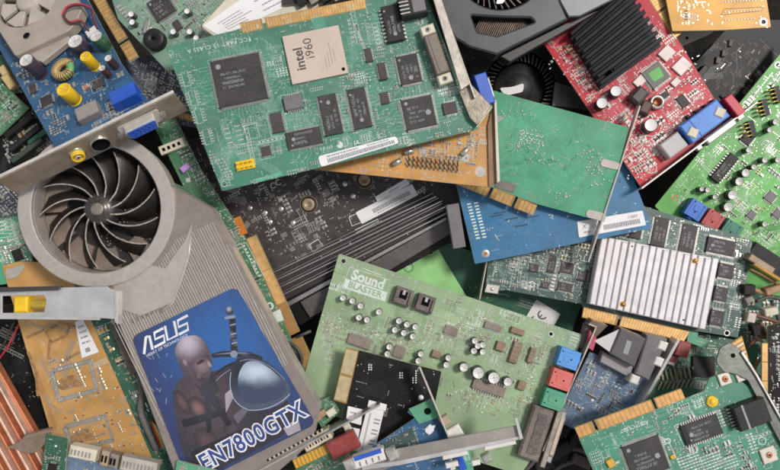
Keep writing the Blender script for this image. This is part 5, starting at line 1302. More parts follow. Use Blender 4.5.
c.sticker([(75, 322), (83, 319), (99, 352), (82, 358)], lines=((.2, .15, .8, .2), (.2, .3, .85, .35), (.2, .45, .8, .5), (.2, .6, .8, .65), (.3, .78, .6, .9)), rr=.8)
c.smds(90, [(48, 360), (95, 355), (150, 450), (110, 450), (66, 430)], cols=(smdgrey, lac, smdtan), size=.85)

# green strip between it and the cooler
c = Item('circuit_board', 'narrow dark green board with a grey cable, between orange board and blue plate', 'circuit board',
         [(96, 322, -30), (150, 440, -30), (120, 318, -28)], ((96, 322), (150, 440)), G)
c.board([(90, 318), (122, 312), (190, 478), (162, 478)], GREEN_D, pours=3, bundles=16, vias=70, ticks=60)
c.smds(60, [(92, 320), (120, 318), (178, 470), (160, 465)], cols=(smdgrey, smdtan, smdblack, smdyel), size=1.0)
c.poly_part('slot', [(109, 326), (116, 323), (138, 372), (131, 376)], 0, 6, mat('slot_brown', '#5f534c', .5, 0, .2, 6, dust=.3), ch=.5)
b = MB(); b.tube(smooth([(*c.L(x, y, 5), z) for (x, y), z in zip([(139, 372), (143, 392), (142, 410), (148, 428), (156, 450)], (5, 8, 8, 7, 3))]), 3.4, mat('grey_sleeve', '#565456', .6, 0, .2, 4, dust=.3)); c.part('cable', b)
for i, m in enumerate((redw, yellow, cream)):
    b = MB(); b.tube(smooth([(*c.L(150+i*2, 420+i*2, 4), 3), (*c.L(156+i*2, 434, 5), 6), (*c.L(160+i*2, 448, 4), 2)]), .8, m); c.part('wire', b)

# ================================================================== deep green card bottom right
c = Item('network_card', 'deep green network card with a coppery edge and a yellow blob', 'network card',
         [(578, 438, 12), (684, 400, 10), (700, 475, 14)], ((578, 438), (684, 400)), G)
rf = ((578, 438), (684, 400)); rb = ((684, 400), (578, 438))
c.chip(646, 458, 38, 34, 'xy', 0, 3, chipm, True, 2.4, 1.2); c.chip(702, 430, 38, 20, 'y', 0, 3, chipm, True, 2.6, 2.4)
c.block('chip_end', 686, 435, 5, 18, 2.7, 3.4, blackp, 0, .1)
b = MB(); b.box(0, 0, 32, 24, 0, 13, blackp, 0, .8)
for i in range(7): b.box(-17.5, (i-3)*3.2, 4, 1.2, 3, 5, tin, 0, .1)
b.flat(rect(-7, 0, 2, 24), 13.1, mark); c.put('network_socket', b.mesh('network_socket'), 746, 412, 0, 0, (36, 26), 'black network socket')
b = MB(); r = random.Random(6); pts = [(0+(5.6+r.uniform(-.9, .9))*math.cos(2*math.pi*i/12), (5.6+r.uniform(-.9, .9))*math.sin(2*math.pi*i/12)) for i in range(12)]
b.prism(pts, .1, 2.6, yellow, None, 1.0); b.lathe(0, 0, [(3.8, 2.5, yellow), (3, 3.8, yellow), (0, 4.4, yellow)], 12); c.put('paint_blob', b.mesh('paint_blob'), 711.5, 401.5, 0, 0, (12, 12), 'bright yellow blob')
def pads(nx, ny, px, py, w=2.6, h=1.3):
    b = MB()
    for i in range(nx):
        for j in range(ny): b.flat(rect((i-(nx-1)/2)*px, (j-(ny-1)/2)*py, w, h), .16, tin if (i+j) % 4 else silk)
    return b.mesh('pad_row')
for x, y, nx, ny, a in ((722, 418, 3, 6, 0), (752, 443, 2, 7, 0), (690, 463, 7, 6, 0), (712, 462, 7, 6, 0), (730, 462, 5, 4, 0)): c.put('pad_row', pads(nx, ny, 4.2 if nx < 4 else 3.2, 3.0), x, y, a, 0, (nx*3.4, ny*2.8))
def wx(b, s):
    b.flat(circ(*s.L(762, 441), 4, 16), .18, silk); b.flat(circ(*s.L(762, 441), 3.3, 16), .19, GREEN_W['mask'])
    q = [(623, 452), (660, 437), (668, 440), (680, 466)]; b.ribbon(s.P(q), .7, .2, silk)
    q = [(674, 426), (706, 414)]; b.ribbon(s.P(q), .6, .2, silk); b.ribbon(s.P([(674, 426), (690, 458)]), .6, .2, silk)
    b.text('CE', *s.L(666.5, 441), 7.5, s.ang(*rb), .24, silk, bold=.02)
    for (x, y) in ((697, 405), (680, 411), (675, 406)): b.ribbon(s.P([(x-3, y-3), (x+2, y-4), (x+3, y+2), (x-2, y+3), (x-3, y-3)]), .5, .2, silk)
c.fingers([(574.5, 427.5), (681, 388.5), (685.5, 399), (579.5, 438.5)], copper and mat('coppery_gold', '#cf9a5c', .36, .45, .15, 6, dust=.12), 24, (.175, .73), mask=GREEN_W)
c.board([(578.5, 437), (686, 398.5), (704, 391), (710, 378), (728, 370), (800, 430), (800, 490), (602, 490)], GREEN_W, [(579, 438), (684, 400), (712, 380), (775, 440), (775, 480), (600, 470)], pours=8, bundles=40, vias=220, ticks=160, clut=50, trw=.5,
        holes=((732, 439, 3.0), (612, 463, 2.2)), texts=(('A0B1PC130', 636, 425.5, 5.2, rb, silk), ('03 0080', 613, 439, 4, ((606, 432), (616, 455)), silk), ('C2', 665, 422, 4.6, rb, silk)), extra=wx)
for x, y, w in ((725, 379, 12), (742, 375, 12), (769, 455, 15)): 
    o = c.block('rivet_plate', x, y, w, w, .2, 2.2, mat('pale_plate', '#d3c8ba', .45, .3, .1, 8, dust=.2), 0, .6); q = MB(); q.lathe(0, 0, [(3.4, 0, silver), (2.6, 1, silver), (1, 1, copper), (0, .6, hole)], 14); link('rivet', q.mesh('rivet'), o, (0, 0, 2))
c.block('tantalum', 611, 463.5, 7, 8, 0, 3, smdyel, .2, .5); c.block('tantalum', 673, 457, 5, 4, 0, 2, smdyel, .2, .4)
c.smds(70, [(665, 445), (690, 448), (740, 440), (760, 470), (690, 475)], cols=(smdgrey, tin, tin, smdblack), size=.9)
c.smds(24, [(600, 440), (680, 405), (706, 400), (690, 425), (615, 470)], cols=(smdgrey, tin), size=.8)
gb = mat('frosted_bracket', '#6a6d67', .35, .6, .25, 9, dust=.2, bump=.1)
c.poly_part('bracket', [(720, 348), (730, 342), (743, 351), (757, 373), (800, 450), (800, 476), (778, 438), (748, 380), (736, 374), (724, 372), (716, 362)], 2.2, 4, gb, ch=.3, rr=3, holes=())
q = MB(); q.lathe(0, 0, [(2.4, 4.1, hole), (0, 4.15, hole)], 12); c.put('screw_hole', q.mesh('screw_hole'), 731, 355)
c.poly_part('bracket_edge_strip', [(743, 351), (757, 373), (800, 450), (800, 454), (756, 376), (741, 353)], 4, 6.5, silver, ch=.4)
c2 = Item('edge_connector_card', 'small amber striped contact edge poking up above the bottom right network card', 'circuit board', [(732, 342, -6), (752, 372, -6), (745, 330, -6)], ((738, 338), (752, 374)), G)
b = MB(); p = c2.P([(730, 344), (742, 336), (753, 374), (747, 378)]); b.prism(p, -2.3, 0, mat('amber_edge', '#b9853f', .45, .2, .1, 6), fr4)
for i in range(9):
    t = i/8; b.flat(c2.P([(732+t*14, 344+t*30), (742+t*10, 338+t*33), (742.5+t*10, 340+t*33), (733+t*14, 346+t*30)]), .1, gold if i % 2 == 0 else whitep)
c2.part('contacts', b)

# ================================================================== bracket lying across at the left
c = Item('expansion_bracket', 'shiny pale steel mounting bracket with a yellow socket, left edge under the fan', 'bracket',
         [(0, 295, 44), (115, 290, 44), (60, 318, 46)], ((0, 290), (115, 287)))
mir = mat('polished_steel', '#e6e2df', .24, .6, .14, 16, bump=.05)
b = MB(); p = c.P([(-30, 290), (60, 287.5), (107, 286.5), (110, 289), (115.5, 290), (116, 319), (100, 318), (-30, 316)]); b.prism(ccw(p), -1.6, 0, mir, None, .3, [c.P([(2, 296), (44, 295), (46, 300), (44, 312), (2, 313)])])
c.part('plate', b)
c.poly_part('flange', [(114.5, 289.5), (117.5, 291), (117.5, 324), (114.5, 322)], -10, 2, mir, ch=.3)
b = MB(); b.prism(ccw(c.P([(-30, 288), (62, 286), (60, 290), (-30, 293)])), -1, 5, mat('dark_edge', '#5c5652', .4, .6, .1, 10), ch=.5); c.part('upper_lip', b)
b = MB(); b.prism(ccw(c.P([(-30, 313), (40, 316), (100, 318), (100, 320), (-30, 318.5)])), -1.4, 3, mir, ch=.4); c.part('lower_lip', b)
c.block('composite_socket', 20, 304.5, 13, 15, -10, 2, yellow, 0, 1.5, 'yellow socket'); c.block('socket_stem', 36, 304, 18, 9, -10, -3, mat('socket_yellow_dark', '#b89a3a', .4, .2, .2, 6), 0, 2)
# striped copper heatsink at the lower left corner
c = Item('heatsink', 'orange copper coloured heatsink with long pale fins in the lower left corner', 'heatsink',
         [(0, 385, -30), (30, 437, -30), (0, 470, -34)], ((0, 378), (32, 437)))
om = mat('orange_anodised', '#cc764c', .4, .35, .2, 8, dust=.28, bump=.1); op = mat('pale_orange', '#e6bda6', .4, .3, .2, 8, dust=.25, bump=.1)
b = MB(); p = c.P([(-40, 310), (-4, 372), (33, 437), (50, 478), (-40, 478)]); b.prism(ccw(p), -14, -5, om, om, .5); c.part('base', b)
for i in range(7):
    b = MB(); o_ = -i*8.5
    p0, p1 = (-40+o_, 312), (52+o_, 478); a = V(c.L(*p0)); e = V(c.L(*p1)); d = e-a; m_ = (a+e)/2
    b.box(m_.x, m_.y, d.length, 2.6 if i else 2.0, -5, 4, op if i % 2 == 0 else om, math.atan2(d.y, d.x), .5); c.part('fin', b)

# ================================================================== small green card, metal piece and ports along the bottom edge
c = Item('riser_card', 'small upright dark green board on the bottom edge in front of the orange board', 'circuit board',
         [(44, 434, 8), (68, 438, 8), (42, 475, 8)], ((46, 434), (68, 438)), G)
c.board([(46, 434), (68, 438), (63, 490), (39, 490)], GREEN_D, pours=1, bundles=4, vias=14, ticks=10, extra=lambda b, s: b.flat(circ(*s.L(56, 446), 1.2, 10), .2, silk))
c.chip(52, 468, 9, 8, 'xy', 0, 2.4, blackp, False, 2, 2); c.smds(6, [(46, 456), (60, 458), (58, 470), (44, 470)], size=1.0)
c = Item('metal_scrap', 'bent tan steel bracket scrap lying beside the small upright green board', 'bracket',
         [(8, 448, 2), (48, 430, 8), (30, 460, -4)], ((8, 448), (48, 431)))
b = MB(); p = c.P([(6, 448), (20, 442), (24, 436), (51, 429), (48, 440), (38, 452), (28, 454), (18, 450)]); b.prism(roundpoly(p, 2, 2), -1.6, 0, mat('tan_steel', '#a5907a', .42, .6, .2, 10, dust=.3), None, .3); c.part('plate', b)
c.poly_part('lip', [(24, 436), (51, 429), (51, 432), (26, 439)], 0, 4, mat('tan_steel'), ch=.4)
c = Item('video_card', 'row of steel ports over a pale blue board on the bottom edge', 'circuit board',
         [(64, 452, 2), (150, 470, 2), (70, 480, 2)], ((64, 452), (152, 470)), G)
c.board([(62, 455), (160, 474), (155, 520), (55, 500)], BLUE_L, pours=2, bundles=6, vias=20, ticks=10)
for x, y, w, h, m, nm in ((82, 454, 27, 12, cream, 'serial_port'), (104, 459, 8, 15, mat('port_tan', '#b7a288', .45, .3, .1, 8, dust=.3), 'audio_port'), (113, 462, 9, 14, dullsteel, 'audio_port'), (138, 467, 36, 14, mat('port_pale', '#c9bfb0', .45, .3, .1, 8, dust=.3), 'serial_port')):
    o = c.block(nm, x, y, w, h, 0, 12, m, 0, 1.5)
    q = MB()
    for i in range(int(w/4)): q.box((i-(w/4-1)/2)*3.6, 0, 2.0, h*.45, 0, .5, silver if nm == 'serial_port' else hole, 0, .1)
    link('pin_face', q.mesh('pin_face'), o, (0, 0, 12))
c.smds(8, [(64, 462), (150, 478), (150, 500), (64, 490)], size=1.2)
c = Item('riser_card', 'small bright green board on the bottom edge below the blue printed plate', 'circuit board', [(176, 461, 22), (216, 471, 22), (174, 480, 22)], ((176, 461), (216, 470)), G)
c.board([(177, 460.5), (222, 472), (215, 500), (172, 500)], GREEN_H, pours=1, bundles=5, vias=14, ticks=12); c.smds(6, [(180, 463), (215, 472), (210, 490), (178, 490)], size=1.2)

# ================================================================== card with the red block under the cooler's bracket
c = Item('circuit_board', 'small board with a red block and amber contacts on the bottom edge', 'circuit board',
         [(280, 468, 10), (350, 428, 10), (340, 470, 10)], ((280, 466), (345, 432)), G)
c.fingers([(296, 469), (332, 452), (328, 443), (292, 460)], smdyel, 10, (), mask=GREEN_S, gap=.3)
o = c.block('slot_block', 343, 446, 30, 18, 0, 10, red, 0, 1.5, 'red connector block')
c.board([(288, 474), (346, 442), (362, 456), (330, 500), (292, 500)], GREEN_S, pours=2, bundles=10, vias=50, ticks=30); c.smds(24, [(285, 470), (330, 462), (350, 462), (330, 480)], size=1.1, cols=(smdgrey, smdtan, tin))
c = Item('circuit_board', 'tiny green board scrap with tan parts, beside the corner of the blue plate', 'circuit board', [(316, 400, -8), (340, 402, -8), (325, 425, -8)], ((316, 408), (335, 400)), G)
c.board([(308, 405), (331, 396), (340, 412), (322, 428)], GREEN_S, pours=1, bundles=5, vias=20, ticks=20)
for x, y, w in ((322, 414, 8), (331, 413, 9), (318, 419, 6)): c.block('relay', x, y, w, w*.8, 0, 7, smdtan if w < 9 else cream, .2, .6)

# ================================================================== bar bracket card bottom centre
c = Item('video_card', 'blue and green card with a long grey steel bracket lying across the bottom centre', 'circuit board',
         [(372, 448, 24), (440, 420, 24), (400, 470, 26)], ((366, 452), (500, 420)), G)
c.board([(372, 447), (415, 418), (407, 412), (432, 398), (441, 416), (450, 440), (452, 520), (372, 520)], BLUE_A, [(372, 447), (415, 418), (445, 440), (440, 470), (376, 465)], pours=3, bundles=8, vias=40, ticks=20)
c.poly_part('green_tab', [(408.5, 409), (432, 398.5), (440, 417), (419, 424)], .1, 1.4, GREEN_H['mask'], fr4, .1)
q = MB(); q.lathe(0, 0, [(3.4, 1.6, tin), (2.6, 1.8, hole), (0, 1.7, hole)], 12); c.put('fixing_hole', q.mesh('fixing_hole'), 427.5, 411)
b = MB(); r = random.Random(2); pts = [((4+r.uniform(-1, 1.5))*math.cos(2*math.pi*i/11)*1.3, (4+r.uniform(-1, 1))*math.sin(2*math.pi*i/11)) for i in range(11)]; b.prism(pts, .1, 2.4, white, None, .9); c.put('glue_blob', b.mesh('glue_blob'), 430, 429, .4, 0, (11, 9), 'white glue blob')
c.poly_part('crowded_strip', [(380, 445), (412, 428), (418, 444), (392, 456)], .1, 1.2, GREEN_J['mask'], fr4, .1)
c.smds(70, [(378, 446), (414, 427), (419, 446), (390, 458)], cols=(smdgrey, tin, smdblack), size=.8)
steelbar = mat('grey_bar_steel', '#a19a93', .36, .7, .12, 18, dust=.25)
b = MB(); p = c.P([(338, 480), (362, 462), (398, 448.5), (516, 425.5), (521, 437), (400, 463), (350, 486)], 24); b.prism(ccw(p), 22.5, 24, steelbar, None, .3)
bk_ = c.part('bracket', b)
b = MB(); p = c.P([(514.5, 418), (517, 417.5), (523, 438), (520, 440)], 28); b.prism(ccw(p), 20, 29, mir, None, .3); link('bracket_tab', b.mesh('bracket_tab'), bk_)
b = MB(); p = c.P([(362, 465), (400, 460.5), (520, 436), (521, 439), (400, 465), (362, 470)], 25); b.prism(ccw(p), 20, 26, mir, None, .3); link('bracket_edge', b.mesh('bracket_edge'), bk_)
o = c.block('video_port', 369, 459, 30, 11, 18, 32, whitep, c.ang((366, 463), (400, 452)), 1.2, 'white and blue video port'); q = MB(); q.box(0, 4, 26, 4, 0, .8, bluep, 0, .2)
for i in range(4): q.box((i-1.5)*6, -2, 1, 4, 0, .7, greyp, 0, .1)
link('port_face', q.mesh('port_face'), o, (0, 0, 14))
for x, y in ((392, 455), (349, 466)): c.block('hex_post', x, y, 9, 11, 22, 33, silver, .2, 1)
for x, y, w in ((455, 455, 24), (500, 445, 30), (452, 465, 12), (476, 463, 8)): c.block('port_shell', x, y, w, 5, 14, 21, whitep, c.ang((400, 463), (520, 437)), .8)
c.bracket((420, 365), (452, 442), 2, 14, mat('nickel_plate'), 1.5)
c2 = Item('circuit_board', 'bright green board peeking out under the long grey bracket at the bottom edge', 'circuit board', [(395, 470, 4), (470, 455, 4), (430, 480, 4)], ((395, 470), (470, 455)), G)
c2.board([(380, 462), (470, 445), (478, 500), (380, 500)], GREEN_H, [(400, 462), (466, 452), (470, 470), (400, 470)], pours=2, bundles=8, vias=50, ticks=30)
c2.block('white_port', 448, 466, 12, 12, 0, 9, whitep, .2, 1); c2.block('blue_port', 461, 464, 8, 14, 0, 9, bluep, .2, 1); c2.smds(24, [(400, 462), (440, 458), (440, 470), (400, 470)], cols=(smdgrey, tin), size=.9)
c2.block('steel_socket', 487, 459, 9, 8, 4, 14, silver, .3, 1)
c.block('steel_lug', 445, 421, 9, 9, 4, 12, mat('port_tan'), .3, 1); c.block('steel_lug', 455, 433, 14, 12, -2, 6, whitep, .3, 1)

# ================================================================== dark green board with the CE label
c = Item('circuit_board', 'bare dark green board carrying a white sticker marked CE', 'circuit board',
         [(480, 290, -70), (575, 320, -70), (460, 320, -74)], ((480, 290), (575, 320)), G)
c.board([(430, 236), (488, 258), (585, 295), (565, 350), (440, 330)], GREEN_D, [(450, 270), (580, 300), (560, 340), (455, 320)], pours=3, bundles=6, vias=30, ticks=8)
b = MB(); q = c.P([(536.5, 299.5), (560.5, 314), (551, 330), (524, 320)]); b.prism(roundpoly(q, 1, 2), .1, .5, white); c.part('sticker', b)
b = MB(); u, v = c.L(542.5, 314.5); a0 = R(58)
for k, (du, dv) in enumerate(((0, 0), (-10*math.cos(a0), -10*math.sin(a0)))):
    b.ribbon([(u+du+4.8*math.cos(a0+t), v+dv+4.8*math.sin(a0+t)) for t in [R(75)+R(210)*i/14 for i in range(15)]], 1.5, .56, ink)
    if k == 0: b.ribbon([(u-4.8*math.cos(a0), v-4.8*math.sin(a0)), (u-.5*math.cos(a0), v-.5*math.sin(a0))], 1.4, .57, ink)
c.part('sticker_print', b)

# ================================================================== slate blue card with the grey connector, right of centre
c = Item('interface_card', 'slate blue card with a dark grey connector and a pink and white ribbon', 'circuit board',
         [(585, 360, -28), (640, 380, -28), (560, 420, -34)], ((590, 355), (645, 385)), G)
def ex(b, s):
    for i in range(7):
        for j in range(4):
            if (i*j) % 3: b.flat(rect(*s.L(596+i*4.2+j*1.5, 372+i*1.6+j*4), 2.6, 1.1), .16, silk)
    for i in range(10): b.ribbon(s.P([(566+i*2, 410-i*1), (585+i*3, 404-i*.4), (600+i*3, 412-i*.5)]), .5, .12, BLUE_L['trace'])
    b.lathe(*s.L(592.5, 400), [(1.6, .1, white), (0, .5, white)], 10)
c.board([(590, 352), (648, 376), (640, 410), (580, 432), (556, 420)], BLUE_L, pours=5, bundles=26, vias=120, ticks=60, extra=ex)
c.smds(60, [(560, 410), (590, 360), (640, 385), (620, 410)], cols=(smdgrey, tin, smdblack), size=.9)
aE = c.ang((600, 330), (640, 345))
c.poly_part('connector', [(621, 328.5), (646, 339), (634.5, 368), (609.5, 354)], 2, 20, mat('connector_grey', '#575356', .5, 0, .08, 12, dust=.12), ch=1.5, label='dark grey connector')
c.poly_part('connector_label', [(627, 340), (632, 342), (628, 355), (623, 353)], 20.1, 20.3, mark)
c.poly_part('connector', [(647, 335), (668, 339), (649, 381), (635, 374)], 0, 16, greyp, ch=1.5, label='grey connector behind the dark one')
o, *_ = c.bracket((672, 336), (634, 404), -2, 15, mir, 3, 0, 0, out=1)
c.poly_part('connector_frame', [(603, 352), (634, 366), (630, 378), (600, 362)], 0, 10, mat('frame_pale', '#9c9698', .5, .2, .1, 8, dust=.2), ch=.8)
b = MB(); w_ = c.P([(594, 334), (612, 342), (607, 352), (590, 346)], 12)
b.prism(ccw(c.P([(594, 341), (619, 329.5), (609.5, 352)], 18)), 16.8, 18, mat('ribbon_white', '#cfcac8', .5, 0, .05, 8, dust=.1), ch=.2)
c.part('ribbon_cable', b); c.poly_part('ribbon_edge', [(590, 330), (597, 339), (593, 351), (587, 347)], 12, 17.5, mat('ribbon_pink', '#c04a6c', .5, 0, .1, 8, dust=.1), ch=.4)
c.poly_part('connector_hood', [(586, 326), (592, 320), (608, 326), (596, 338), (584, 352), (580, 348)], -4, 10, mat('hood_brown', '#6a5f5a', .45, .4, .15, 8, dust=.25), ch=.8)
for x, y in ((635, 380), (663, 346), (659, 362)): c.block('screw_post', x, y, 9, 9, 2, 17, whitep, aE, 1.2)

# ================================================================== dark green board with the red plug
c = Item('circuit_board', 'dark green board with a dull red plug and rows of zigzag pins', 'circuit board',
         [(650, 380, -48), (720, 390, -48), (680, 340, -50)], ((655, 370), (720, 378)), G)
c.board([(636, 360), (660, 325), (760, 345), (745, 420), (650, 410)], GREEN_D, [(655, 365), (690, 330), (725, 345), (715, 385), (660, 390)], pours=5, bundles=20, vias=120, ticks=40)
o = c.block('plug', 683.5, 349, 14, 17, 0, 16, red, -.2, 1.2, 'dull red plug'); q = MB(); q.box(-4, -13, 9, 7, 0, 10, red, 0, .8); q.box(-4, -18, 7, 4, 0, 8, whitep, 0, .6); link('plug_foot', q.mesh('plug_foot'), o)
for i in range(8): c.block('zigzag_pin', 662+i*4.6, 375-i*.4, 1.6, 12, 0, 3, mat('pin_tan', '#8f8a72', .45, .4, .1, 6), .35, .3)
for i in range(8): c.block('zigzag_pin', 660+i*4.6, 386-i*.4, 1.6, 9, 0, 3, mat('pin_tan'), -.35, .3)
c.block('chip', 704, 367, 24, 22, 0, 3, blackp, .1, .5)
c = Item('riser_card', 'small green board tab sticking out below the corner of the white heatsink card', 'circuit board', [(688, 330, -36), (708, 345, -36), (694, 344, -36)], ((688, 342), (707, 347)), G)
c.board([(689, 326), (698, 328), (698, 337), (708.5, 340), (707, 348.5), (687, 342)], GREEN_H, pours=0, bundles=1, vias=3, ticks=0, rr=.3)

# ================================================================== right edge clutter
c = Item('graphics_card', 'black card with a long gold strip, standing at the right edge', 'circuit board',
         [(764, 330, -20), (790, 400, -20), (763, 470, -20)], ((764, 330), (763, 470)), G)
c.fingers([(762, 343), (761.5, 400), (768, 400), (768, 343)], gold, 3, (), mask=BLACK, gap=.06)
c.board([(768, 326), (800, 318), (800, 450), (766, 430)], BLACK, pours=3, bundles=10, vias=60, ticks=50); c.smds(30, [(769, 330), (785, 330), (785, 420), (768, 425)], cols=(smdgrey, whitep), size=1.0)
c = Item('cable_bundle', 'tangle of brown cable ends and tan clips beside the white heatsink card', 'cables',
         [(748, 280, -34), (785, 280, -34), (760, 340, -40)], ((748, 280), (785, 280)))
r = random.Random(12); cb = [mat('cable_brown', '#8a5a34', .5, 0, .2, 5, dust=.25), mat('cable_tan', '#a8825a', .5, 0, .2, 5, dust=.25), blackw, mat('cable_rust', '#6f3f26', .5, 0, .2, 5, dust=.2)]
for i, q in enumerate((((746, 268), (762, 276), (790, 292)), ((750, 288), (766, 292), (792, 280)), ((752, 300), (770, 296), (792, 306)), ((744, 312), (760, 316), (780, 322), (792, 318)), ((756, 320), (764, 334), (776, 344)), ((748, 330), (760, 344), (758, 360)), ((770, 300), (776, 318), (774, 336)), ((746, 346), (756, 336), (770, 336)), ((758, 356), (752, 370), (764, 380)))):
    b = MB(); z0 = r.uniform(0, 10); b.tube(smooth([(*c.L(x, y), z0+r.uniform(-2, 4)) for x, y in q]), r.uniform(1.6, 3.2), cb[i % 4]); c.part('cable', b)
for x, y, w, h, a, m in ((762, 264, 30, 7, -.55, mat('tan_steel')), (768, 272, 34, 4, -.55, brass), (752, 318, 9, 10, -.2, mat('pale_plate')), (758, 330, 10, 12, .3, blackp), (772, 312, 14, 8, .2, cream), (775, 290, 18, 7, .3, cb[1]), (750, 300, 8, 6, .4, smdgrey), (768, 352, 10, 9, .3, dullsteel), (750, 290, 12, 10, 0, blackp)): c.block('metal_clip', x, y, w, h, 2, 12, m, a, .8)
c = Item('circuit_board', 'mossy green board scrap in the gap at the right edge behind the amber contacts', 'circuit board', [(740, 300, -62), (790, 300, -62), (760, 380, -64)], ((740, 300), (790, 300)), G)
c.board([(735, 260), (820, 270), (820, 400), (735, 390)], GREEN_D, pours=3, bundles=12, vias=80, ticks=40); c.smds(50, [(742, 300), (780, 290), (775, 370), (745, 360)], cols=(smdgrey, smdtan, smdyel, smdblack), size=1.6)

# ================================================================== left edge clutter
c = Item('memory_module', 'green board corner at the left edge above the steel bracket', 'circuit board', [(0, 90, -40), (28, 108, -42), (0, 130, -44)], ((0, 130), (28, 108)), G)
c.board([(-40, 78), (2, 84), (29, 108), (0, 136), (-40, 160)], GREEN_S, [(0, 86), (28, 108), (0, 132), (-4, 120)], pours=2, bundles=10, vias=50, ticks=40); c.smds(20, [(0, 90), (26, 108), (0, 130)], size=.9)
c = Item('graphics_card', 'black board with slots in the left edge gap beside the blue card', 'circuit board', [(0, 140, -52), (50, 130, -52), (20, 170, -52)], ((0, 150), (50, 115)), G)
c.board([(-40, 120), (20, 60), (75, 120), (60, 170), (-40, 210)], BLACK, [(0, 140), (40, 95), (60, 140), (10, 165)], pours=2, bundles=12, vias=60, ticks=30)
for x, y, w, m in ((18, 126, 36, blackp), (24, 138, 40, blackp), (38, 136, 26, GREEN_D['mask']), (26, 150, 40, mat('slot_green', '#2f4436', .5, 0, .2, 5, dust=.2))): c.block('slot', x, y, w, 6, 0, 9, m, .05, .6)
c.smds(40, [(4, 140), (40, 100), (60, 140), (10, 165)], cols=(smdgrey, smdblack, smdtan), size=1.2)
c = Item('circuit_board', 'board scrap with two cream plastic blocks, far left below the blue graphics card', 'circuit board', [(0, 70, -46), (20, 90, -46), (0, 90, -46)], ((0, 75), (18, 92)), G)
c.board([(-40, 40), (10, 58), (24, 92), (-40, 100)], GREEN_D, pours=1, bundles=6, vias=30, ticks=20); c.block('cream_block', 8, 81, 16, 9, 0, 9, mat('amber_cream', '#cdb27a', .5, 0, .1, 8, dust=.3), -.2, 1); c.block('cream_block', 3, 71, 12, 8, 0, 9, mat('amber_cream'), -.2, 1)
c = Item('circuit_board', 'green board crowded with white ink at the left edge beside the round fan', 'circuit board', [(0, 215, -30), (24, 220, -30), (10, 255, -34)], ((0, 215), (20, 265)), G)
def ax_(b, s):
    r = random.Random(8)
    for i in range(8): b.ribbon(s.P([(-2, 214+i*4), (8+i, 216+i*3.4), (20, 228+i*3)]), .6, .14, silk)
    for i in range(50): b.flat(rect(*s.L(r.uniform(-2, 24), r.uniform(208, 262)), 2, .9, r.choice((0, H90))), .2, silk)
c.board([(-40, 190), (20, 196), (36, 280), (-40, 290)], GREEN_H, [(0, 210), (22, 215), (30, 265), (0, 268)], pours=2, bundles=14, vias=70, ticks=60, extra=ax_); c.chip(17, 255, 12, 10, 'y', 0, 3, blackp, False); c.smds(30, [(0, 240), (22, 235), (28, 262), (0, 266)], cols=(smdgrey, whitep), size=1.0)
c = Item('memory_module', 'dark slate module with pale parts under the left end of the steel bracket', 'circuit board', [(0, 195, -18), (22, 195, -18), (0, 215, -20)], ((0, 190), (20, 212)), G)
c.board([(-30, 180), (14, 184), (24, 212), (-30, 222)], NAVY, pours=1, bundles=5, vias=40, ticks=20); c.smds(50, [(-2, 186), (14, 188), (22, 210), (0, 216)], cols=(smdgrey, smdblack, tin), size=1.3)
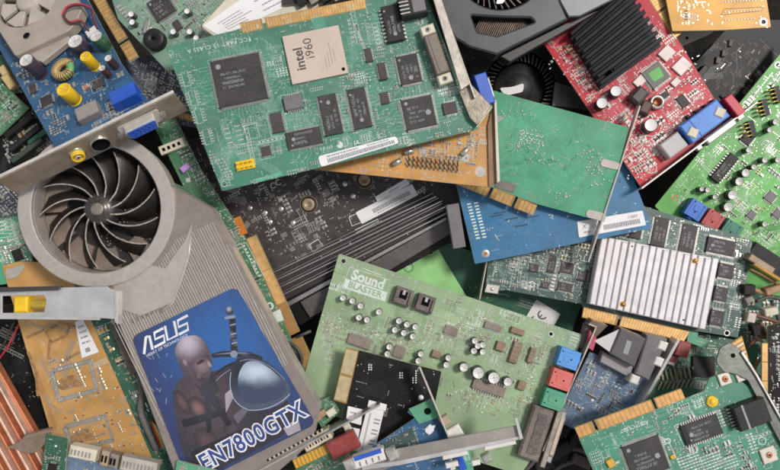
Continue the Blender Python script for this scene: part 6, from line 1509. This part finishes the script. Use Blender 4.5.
# dark pieces low in the gaps
c = Item('graphics_card', 'black board with a red wire in the gap left of the orange board', 'circuit board', [(0, 330, -74), (40, 330, -74), (20, 400, -74)], ((0, 370), (24, 322)), G)
c.board([(-40, 310), (50, 300), (70, 430), (-20, 400)], BLACK, [(0, 325), (20, 322), (50, 420), (20, 400)], pours=1, bundles=5, vias=20, ticks=6)
b = MB(); b.tube([(*c.L(x, y), 4) for x, y in ((-4, 366), (10, 346), (22, 322))], 1.2, redw); c.part('wire', b); b = MB(); b.tube([(*c.L(x, y), 4) for x, y in ((-6, 360), (6, 344), (16, 322))], 1.0, blackw); c.part('wire', b)
c = Item('cable_bundle', 'black plugs and cables in the gap beside the dusty grey game port', 'cables', [(520, 465, -60), (590, 465, -60), (550, 430, -60)], ((520, 465), (590, 465)))
for i, (x, y, w, h, a) in enumerate(((560, 452, 26, 13, .5), (582, 462, 22, 11, -.4), (545, 466, 20, 10, .2), (575, 440, 18, 8, 1.0))):
    c.block('plug', x, y, w, h, 0, 14, blackp if i != 1 else mat('plug_brown', '#3a2b24', .5, 0, .2, 6, dust=.15), a, 1.5)
for q in (((520, 470), (545, 450), (580, 448), (600, 470)), ((540, 480), (560, 462), (592, 455))):
    b = MB(); b.tube(smooth([(*c.L(x, y), 10) for x, y in q]), 2.6, blackw); c.part('cable', b)
# ------------------------------------------------------------------ camera, light, render settings
cd = bpy.data.cameras.new('camera'); co = bpy.data.objects.new('camera', cd); COL.objects.link(co)
co.location = (0, 0, HC*S); cd.sensor_width = 36; cd.lens = 36*HC/780; cd.clip_start = .01; cd.clip_end = 100
scene.camera = co
W = bpy.data.worlds.new('World'); scene.world = W; W.use_nodes = True
nt = W.node_tree; bg = nt.nodes['Background']
sky = nt.nodes.new('ShaderNodeTexSky'); sky.sky_type = 'NISHITA'; sky.sun_disc = False
EL, AZ = R(58), R(62)        # azimuth measured from +Y clockwise
sky.sun_elevation = EL; sky.sun_rotation = AZ
hs = nt.nodes.new('ShaderNodeHueSaturation'); hs.inputs['Saturation'].default_value = .22
nt.links.new(sky.outputs[0], hs.inputs['Color']); nt.links.new(hs.outputs[0], bg.inputs['Color'])
bg.inputs['Strength'].default_value = .08
sl = bpy.data.lights.new('sun', 'SUN'); sl.energy = 1.5; sl.angle = R(10); sl.color = (1, .96, .9)
so = bpy.data.objects.new('sun', sl); COL.objects.link(so)
d = V((math.sin(AZ)*math.cos(EL), math.cos(AZ)*math.cos(EL), math.sin(EL)))
so.rotation_euler = d.to_track_quat('Z', 'Y').to_euler(); so.location = d*2
scene.render.engine = 'CYCLES'
scene.view_settings.view_transform = 'Standard'; scene.view_settings.look = 'None'
scene.view_settings.gamma = 1; scene.view_settings.exposure = .8
scene.render.resolution_x = 1024; scene.render.resolution_y = 617
scene.cycles.max_bounces = 6
scene.cycles.filter_width = 1.7
